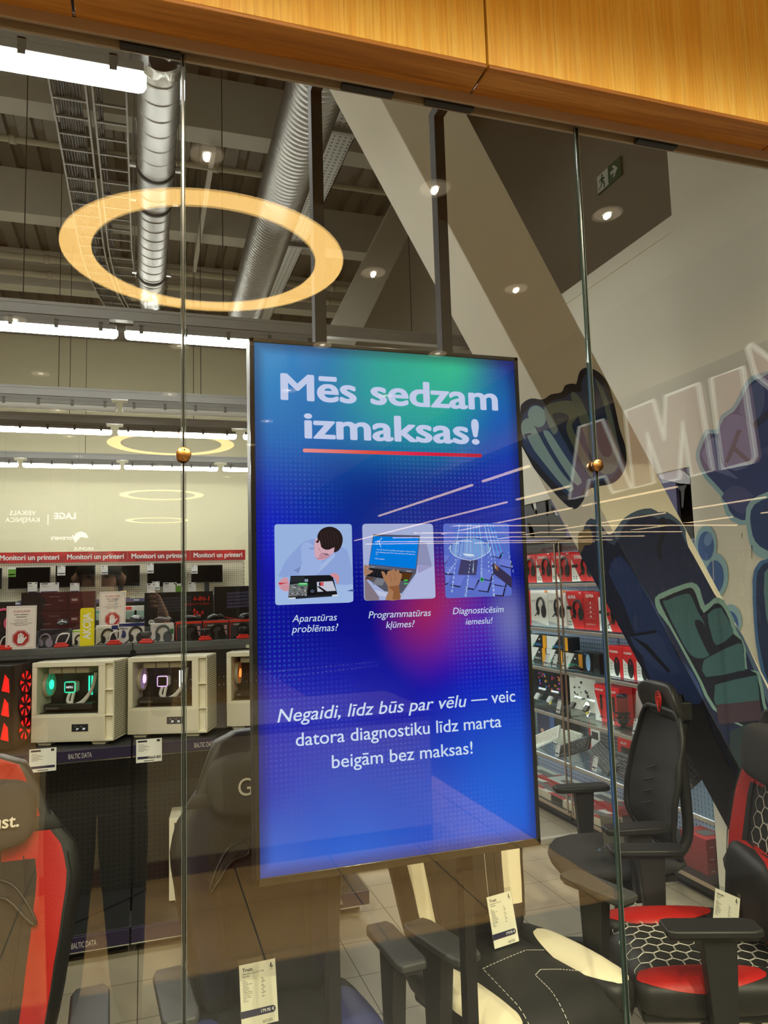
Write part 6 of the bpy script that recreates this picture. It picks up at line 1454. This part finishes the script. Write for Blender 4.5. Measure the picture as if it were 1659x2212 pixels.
def star_base(t, r=.33):
    MB().tube([(0, 0, .39), (0, 0, .22)], .026, 16).tube([(0, 0, .24), (0, 0, .09)], .038, 16).build('gas_lift', CHP, t)
    MB().lathe([(.055, .085), (.06, .10), (.045, .13), (.04, .14)], n=20).build('hub', CHP, t)
    for k in range(5):
        a = 2*PI*k/5+.35; c_, s_ = math.cos(a), math.sin(a); d = Vector((c_, s_, 0)); w = Vector((-s_, c_, 0))
        A = [d*.04+w*.03+Vector((0, 0, .075)), d*.04-w*.03+Vector((0, 0, .075)), d*.04-w*.03+Vector((0, 0, .13)), d*.04+w*.03+Vector((0, 0, .13))]
        B = [d*r+w*.018+Vector((0, 0, .06)), d*r-w*.018+Vector((0, 0, .06)), d*r-w*.016+Vector((0, 0, .085)), d*r+w*.016+Vector((0, 0, .085))]
        f = MB().hexa(A, B).build('base_leg', CHP, t, bevel=.008)
        c = d*r; M = Matrix.Rotation(a, 4, 'Z') @ Matrix.Rotation(PI/2, 4, 'X')
        MB().lathe([(0, -.026), (.024, -.026), (.028, -.020), (.028, -.006), (.02, -.004), (.02, .004), (.028, .006), (.028, .020), (.024, .026), (0, .026)], (c.x, c.y, .029), 16, M=M).tube([(c.x, c.y, .03), (c.x, c.y, .07)], .008, 8).build('caster', CHP, f)
gaming_chair('red and black gaming chair with lettered head pillow at the left window edge', (-.43, 2.03, 0), .04, LEATHR, LEATHK, LEATHK, yoke=LEATHR, word='Trust.', wx=.075, ww=.11, wz=(.4, 1.09), logo=True)
GXC = gaming_chair('black and navy gaming chair with lettered head pillow, half behind the display', (.36, 2.09, 0), .08, LEATHB, LEATHK, LEATHK, yoke=LEATHB, word='GXT', seatwing=LEATHS, arm=CHG, wx=-.012, ww=.14)
GXC.scale = (.93, 1, 1)
gaming_chair('black and white gaming chair with stitched seat under the display', (1.063, 2.168, 0), .25, LEATHW, LEATHK, LEATHK, word='GXT', wz=(.57, .86), stitch=True, arm=CHG)
gaming_chair('red and black gaming chair with honeycomb stitching at the right window edge', (1.70, 2.065, 0), math.atan2(-.93, -.36), LEATHR, LEATHK, LEATHK, wz=(.4, 1.02), hexes=True, lumbar=True, slot=False)

MESHF = dots_mat('chair_mesh', (.016, .015, .014), (.004, .004, .004), .004, .34, .7, 'xz')
MESHS = mat('seat_mesh', (.020, .019, .018), .9, bump=(700, .4))
def mesh_chair(label, loc, rz):
    t = thing('office_chair', label, 'chair', loc, rz, 'black mesh office chairs')
    # seat pad
    R = []; ys = [-.27, -.262, -.24, -.2, -.12, -.02, .08, .16, .21, .22]
    for i, y in enumerate(ys):
        w = (.10, .15, .19, .222, .245, .25, .24, .22, .19, .15)[i]; zt = .505-max(0, -y-.16)**2*4; h = (.02, .03, .04, .05, .055, .055, .055, .05, .04, .03)[i]
        R.append([Vector((w*math.copysign(abs(math.cos(a))**.6, math.cos(a)), y, zt-h/2+(h/2)*math.copysign(abs(math.sin(a))**.7, math.sin(a))+.012*(abs(math.cos(a)))**4)) for a in [2*PI*j/28 for j in range(28)]])
    MB().loft(R).build('seat', MESHS, t)
    MB().box((0, 0, .435), (.34, .36, .03)).box((0, .03, .40), (.2, .22, .05)).build('mechanism', CHP, t, bevel=.01)
    yb = lambda z: interp([(.5, .235), (.62, .185), (.72, .195), (.85, .225), (1.0, .265), (1.1, .28)], z)
    hb = lambda z: interp([(.5, .15), (.56, .20), (.68, .228), (.82, .225), (.96, .205), (1.04, .18), (1.085, .12)], z)
    zs = [.5+.0325*k for k in range(19)]; R = []
    for z in zs:
        h = hb(z); q = [-1+.125*k for k in range(17)]
        R.append([Vector((u*h, yb(z)-.045*abs(u)**2, z)) for u in q]+[Vector((u*h, yb(z)-.045*abs(u)**2+.008, z)) for u in q[::-1]])
    b = MB().loft(R).build('backrest', MESHF, t)
    L = [Vector((-hb(z), yb(z)-.04, z)) for z in zs]+[Vector((hb(z), yb(z)-.04, z)) for z in zs[::-1]]
    MB().tube(smooth_poly(L, 2), .014, 8, closed=True).build('back_frame', CHP, b)
    m = MB()
    for k in range(4): m.tube([(-.10, yb(.66+.05*k)-.022, .66+.05*k), (-.03, yb(.68+.05*k)-.012, .685+.05*k)], .003, 5)
    m.build('crease', CHP, b)
    MB().tube(spline([(0, .06, .42), (0, .20, .43), (0, .31, .52), (0, .32, .7), (0, .31, .9), (0, .34, 1.06)], 5), .024, 10).build('spine', CHP, t)
    # headrest
    R = []
    for i in range(9):
        a = -PI/2+PI*i/8; cz = math.copysign(abs(math.sin(a))**.7, math.sin(a)); cr = max(.03, abs(math.cos(a))**.5)
        R.append([Vector((.178*cr*math.copysign(abs(math.cos(b_))**.7, math.cos(b_)), .265+.05*cz*0-.05*(abs(math.cos(b_))*cr)**2+.026*cr*math.sin(b_)-.02*cz, 1.118+.085*cz)) for b_ in [2*PI*j/26 for j in range(26)]])
    h = MB().loft(R).build('headrest', mat('headrest_shell', (.02, .018, .017), .5, bump=(300, .1)), t)
    m = MB(); y = .226
    for r in (.030, .020, .010):
        P = []
        for k in range(18):
            a = 2*PI*k/18; d = r*(1+.55*max(0, -math.sin(a))**4*(1 if r > .02 else .5)); P.append((d*math.cos(a)*(.85 if math.sin(a) > -.5 else .6), y, 1.125+d*math.sin(a)*1.15))
        m.tube(P, .0028, 6, closed=True)
    m.build('emblem', mat('emblem_red', rgb(200, 40, 34), .45), h)
    MB().box((0, .32, 1.075), (.10, .07, .08)).tube([(0, .34, 1.03), (0, .32, 1.14)], .02, 8).build('headrest_hinge', CHP, h, bevel=.01)
    for s in (-1, 1):
        x = s*.30
        o = [(-.03, -.17), (.03, -.17), (.045, -.14), (.045, .06), (.032, .09), (-.032, .09), (-.045, .06), (-.045, -.14)]
        MB().prism([(x+a, c, .672) for a, c in o], (0, 0, .026)).build('armrest', CHP, t, bevel=.008, seg=3)
        MB().hexa([(x-.02, -.06, .42), (x+.02, -.06, .42), (x+.02, .0, .42), (x-.02, .0, .42)], [(x-.022, -.075, .674), (x+.022, -.075, .674), (x+.022, .015, .674), (x-.022, .015, .674)]).box((s*.22, -.03, .42), (.18, .06, .025)).build('arm_post', CHP, t, bevel=.005)
    star_base(t); return t
mesh_chair('black mesh office chair with red teardrop emblem standing before the glass cabinets', (1.94, 2.86, 0), math.atan2(-1, -.22))
mesh_chair('second black mesh office chair half hidden behind the honeycomb stitched red chair', (2.50, 2.44, 0), math.atan2(-.86, -.5))

# price stands on the seats
def price_stand(pl, pr, z, w, h, lab, title, sub, price, back=False, lean=.22):
    A, B = atZ(*pl, z), atZ(*pr, z); d = (B-A); rz = math.atan2(d.y, d.x); c = (A+B)/2
    t = thing('price_stand', lab, 'price stand', (c.x, c.y, z), rz+(PI if back else 0), 'acrylic price stands')
    M = Matrix.Rotation(-lean, 4, 'X')
    def B2(a, b, nm, m_, M_=M):
        q = MB().box2(a, b); return MB().merge(q, M_).build(nm, m_, t)
    B2((-w/2-.002, .001, 0), (w/2+.002, .004, h+.012), 'acrylic_sheet', CLEAR); B2((-w/2-.002, -.0035, 0), (w/2+.002, -.001, h+.012), 'acrylic_sheet', CLEAR)
    B2((-w/2-.002, 0, 0), (w/2+.002, .07, .0025), 'foot', CLEAR, Matrix.Identity(4))
    B2((-w/2, -.0008, .002), (w/2, .0008, h), 'card', mat('card_paper', rgb(236, 228, 206), .6) if not back else mat('card_back_shaded', rgb(120, 114, 104), .6))  # card seen from behind is greyed in its colour to look unlit
    y = -.0012; m = MB()
    nv = mat('band_navy', rgb(36, 34, 66), .5); ink = mat('card_ink', rgb(50, 48, 52), .6)
    band = MB().prism([(-w/2, y, h*.17), (w*.36, y, h*.17)]+[(w*.36+h*.055*math.cos(a), y, h*.225+h*.055*math.sin(a)) for a in [-PI/2+PI*k/8 for k in range(1, 8)]]+[(w*.36, y, h*.28), (-w/2, y, h*.28)], (0, .0004, 0)); MB().merge(band, M).build('price_band', nv, t)
    m = MB()
    add_text(m, title, (-w*.42, y, h*.885), (1, 0, 0), (0, 0, 1), width=w*.30, bold=.03)
    add_text(m, sub[0], (-w*.42, y, h*.84), (1, 0, 0), (0, 0, 1), height=h*.032, bold=.015); add_text(m, sub[1], (-w*.42, y, h*.80), (1, 0, 0), (0, 0, 1), height=h*.032, bold=.015)
    for k, s in enumerate(('Svars', 'Materiāls', 'Maksimālā slodze', 'Augstums', 'Roku balsti', 'Regulējams', 'Sēdekļa platums', 'Atzveltnes leņķis', 'Galvas balsts', 'Gāzes pacēlājs', 'Riteņi', 'Garantija')):
        add_text(m, s.replace('ņ', 'n').replace('ģ', 'g'), (-w*.42, y, h*(.735-.029*k)), (1, 0, 0), (0, 0, 1), height=h*.024, bold=.012)
        if k < 11: m.box2((w*(.08+.03*(k % 2)), y-.0001, h*(.737-.029*k)), (w*(.13+.03*(k % 3)), y+.0002, h*(.745-.029*k)))
    add_text(m, 'BALTIC DATA', (w*.08, y, h*.04), (1, 0, 0), (0, 0, 1), width=w*.26, height=.010, bold=.01)
    # small chair pictogram
    cx_, cz_ = w*.38, h*.90; u = w*.012
    for q in ([(-3, 0), (-1, 7), (1, 7), (1, 0)], [(-3, 0), (4, -1), (4, -3), (-3, -2)], [(0, -3), (1, -3), (1, -6), (0, -6)], [(-3, -8), (.5, -5.4), (4, -8), (4, -7.3), (.5, -4.8), (-3, -7.3)], [(3, 2), (4, 2), (4, -1), (3, -1)]): m.poly([(cx_+a*u, y, cz_+b*u) for a, b in q])
    MB().merge(m, M).build('lettering', ink, t, normals=False)
    m = MB(); add_text(m, price, (w*.40, y-.0005, h*.205), (1, 0, 0), (0, 0, 1), width=w*.36, align='r', bold=.02); MB().merge(m, M).build('price', WHITE, t, normals=False)
    return t
price_stand((1068, 2052), (1122, 2034), .505, .098, .150, 'price stand on the seat of the black and white chair', 'Trust.', ('Spēļu krēsls Trust GXT', 'melns/balts'), '179.95 €')
price_stand((527, 2225), (597, 2208), .505, .098, .150, 'price stand on the seat of the navy gaming chair', 'Trust.', ('Spēļu krēsls Trust GXT 716B', 'Rizza Blue'), '179.95 €')
PS3 = price_stand((1556, 1985), (1612, 1998), .56, .095, .13, 'price stand leaning before the lumbar cushion of the honeycomb chair', 'Subsonic', ('Spēļu krēsls', 'sarkans'), '199.95 €')
PS3.location = (1.775, 2.06, .507); PS3.rotation_euler = (0, 0, -1.45)
price_stand((1306, 1828), (1352, 1838), .512, .095, .14, 'clear price stand seen from behind on the mesh chair seat', 'Genesis', ('Biroja krēsls', 'melns'), '249.95 €', back=True)

# ================================================================== PHOTOGRAPHER (only mirrored in the glass)
def photographer():
    t = thing('person', 'person in dark jacket and trousers holding up a phone, mirrored in the glass', 'person', (-.17, -.26, 0))
    V = [(0, 0, .96), (0, .0, 1.10), (0, .01, 1.28), (0, .01, 1.44), (0, .015, 1.53), (0, .03, 1.60), (0, .03, 1.70), (0, .03, 1.80)]
    r = [(.155, .115), (.15, .11), (.17, .12), (.165, .105), (.06, .06), (.058, .065), (.082, .10), (.06, .075)]
    Ed = [(0, 1), (1, 2), (2, 3), (3, 4), (4, 5), (5, 6), (6, 7)]
    def chain(root, pts, rad):
        p = root
        for q, k in zip(pts, rad):
            V.append(q); r.append(k if isinstance(k, tuple) else (k, k)); Ed.append((p, len(V)-1)); p = len(V)-1
        return p
    for s in (-1, 1):
        chain(0, [(s*.095, 0, .88), (s*.098, .01, .70), (s*.102, .01, .52), (s*.11, -.01, .30), (s*.115, -.02, .11), (s*.13, .03, .045), (s*.14, .14, .035), (s*.145, .20, .032)], [(.115, .11), .108, .092, .078, .066, (.045, .045), (.045, .032), (.035, .025)])
        e = chain(3, [(s*.19, .0, 1.44), (s*.245, .03, 1.30), (s*.24, .10, 1.17), (s*.13+.10, .17, 1.40), (s*.085+.165, .205, 1.56)], [.062, .052, .045, .036, .027])
        h = chain(e, [(s*.075+.165, .215, 1.61)], [(.032, .018)])
        for k in range(4):
            b = chain(h, [(s*(.062-.004*k)+.165, .220, 1.625+.016*(k-1.5)), (s*(.050-.004*k)+.165, .232, 1.63+.018*(k-1.5)), (s*(.030-.003*k)+.165, .230, 1.63+.018*(k-1.5))], [.0095, .0085, .0075])
        chain(h, [(s*.066+.165, .208, 1.60), (s*.05+.165, .202, 1.615)], [.010, .008])
    me = bpy.data.meshes.new('body'); me.from_pydata(V, Ed, []); o = bpy.data.objects.new('body', me); COL.objects.link(o)
    sk = o.modifiers.new('skin', 'SKIN'); sk.use_smooth_shade = True
    for v, k in zip(me.skin_vertices[0].data, r): v.radius = k
    me.skin_vertices[0].data[0].use_root = True
    o.modifiers.new('sub', 'SUBSURF').levels = 2
    bpy.context.view_layer.update()
    m2 = bpy.data.meshes.new_from_object(o.evaluated_get(bpy.context.evaluated_depsgraph_get()))
    bpy.data.objects.remove(o)
    for q in (mat('skin_tone', rgb(206, 160, 132), .5), mat('jacket_dark', (.014, .013, .014), .8), mat('trousers_dark', (.012, .012, .016), .85), mat('shoe_brown', rgb(92, 74, 56), .6)): m2.materials.append(q)
    for p in m2.polygons:
        c = p.center; p.use_smooth = True
        hand = c.y > .185 and c.z > 1.53; head = c.z > 1.55 and c.y < .18
        p.material_index = 0 if hand or head else (1 if c.z > .93 else (2 if c.z > .10 else 3))
    b = bpy.data.objects.new('body', m2); COL.objects.link(b); b.parent = t
    R = []
    for k in range(8):
        a = PI*k/14; R.append([Vector((.088*math.cos(a)*math.cos(q), .02+.108*math.cos(a)*math.sin(q)-.012, 1.735+.105*math.sin(a))) for q in [2*PI*j/20 for j in range(20)]])
    MB().loft(R).build('hair', mat('hair_brown', (.03, .02, .012), .7), t)
    m = MB()
    m.loft([[Vector((.012*(1-k)*math.cos(q), .118+.030*k*.6, 1.70-.0+.012*math.sin(q)-.02*k)) for q in [2*PI*j/8 for j in range(8)]] for k in (0, .6, 1)]).build('nose', mat('skin_tone', rgb(206, 160, 132), .5), t)
    for s in (-1, 1):
        MB().lathe([(0, -.010), (.010, 0), (0, .010)], (s*.032, .118, 1.725), 12).build('eye', BLACK, t)
        MB().lathe([(0, -.03), (.012, -.02), (.016, .01), (0, .03)], (s*.088, .03, 1.715), 10).build('ear', mat('skin_tone', rgb(206, 160, 132), .5), t)
    MB().tube([(-.022, .122, 1.667), (0, .128, 1.665), (.022, .122, 1.667)], .005, 6).build('mouth', mat('lip', rgb(160, 90, 84), .5), t)
    R = []
    for z, w, d in ((.84, .19, .14), (.95, .19, .14), (1.1, .185, .135), (1.3, .20, .14)): R.append([Vector((w*math.cos(q), d*math.sin(q)+.0, z)) for q in [2*PI*j/24 for j in range(24)]])
    MB().loft(R, cap=False).build('jacket_hem', mat('jacket_dark', (.014, .013, .014), .8), t)
    p = thing('phone', 'black phone held up by the mirrored person', 'phone', (-.01, -.03, 1.615))
    MB().box2((-.036, -.008, -.078), (.036, .0, .078)).build('body', SATIN, p, bevel=.006)
    for dx, dz in ((.018, .05), (.018, .022), (-.008, .036)): MB().lathe([(.009, 0), (.009, .002), (.0, .002)], (dx, 0, dz), 16, M=Matrix.Rotation(-PI/2, 4, 'X')).build('lens', BLACK, p)
photographer()
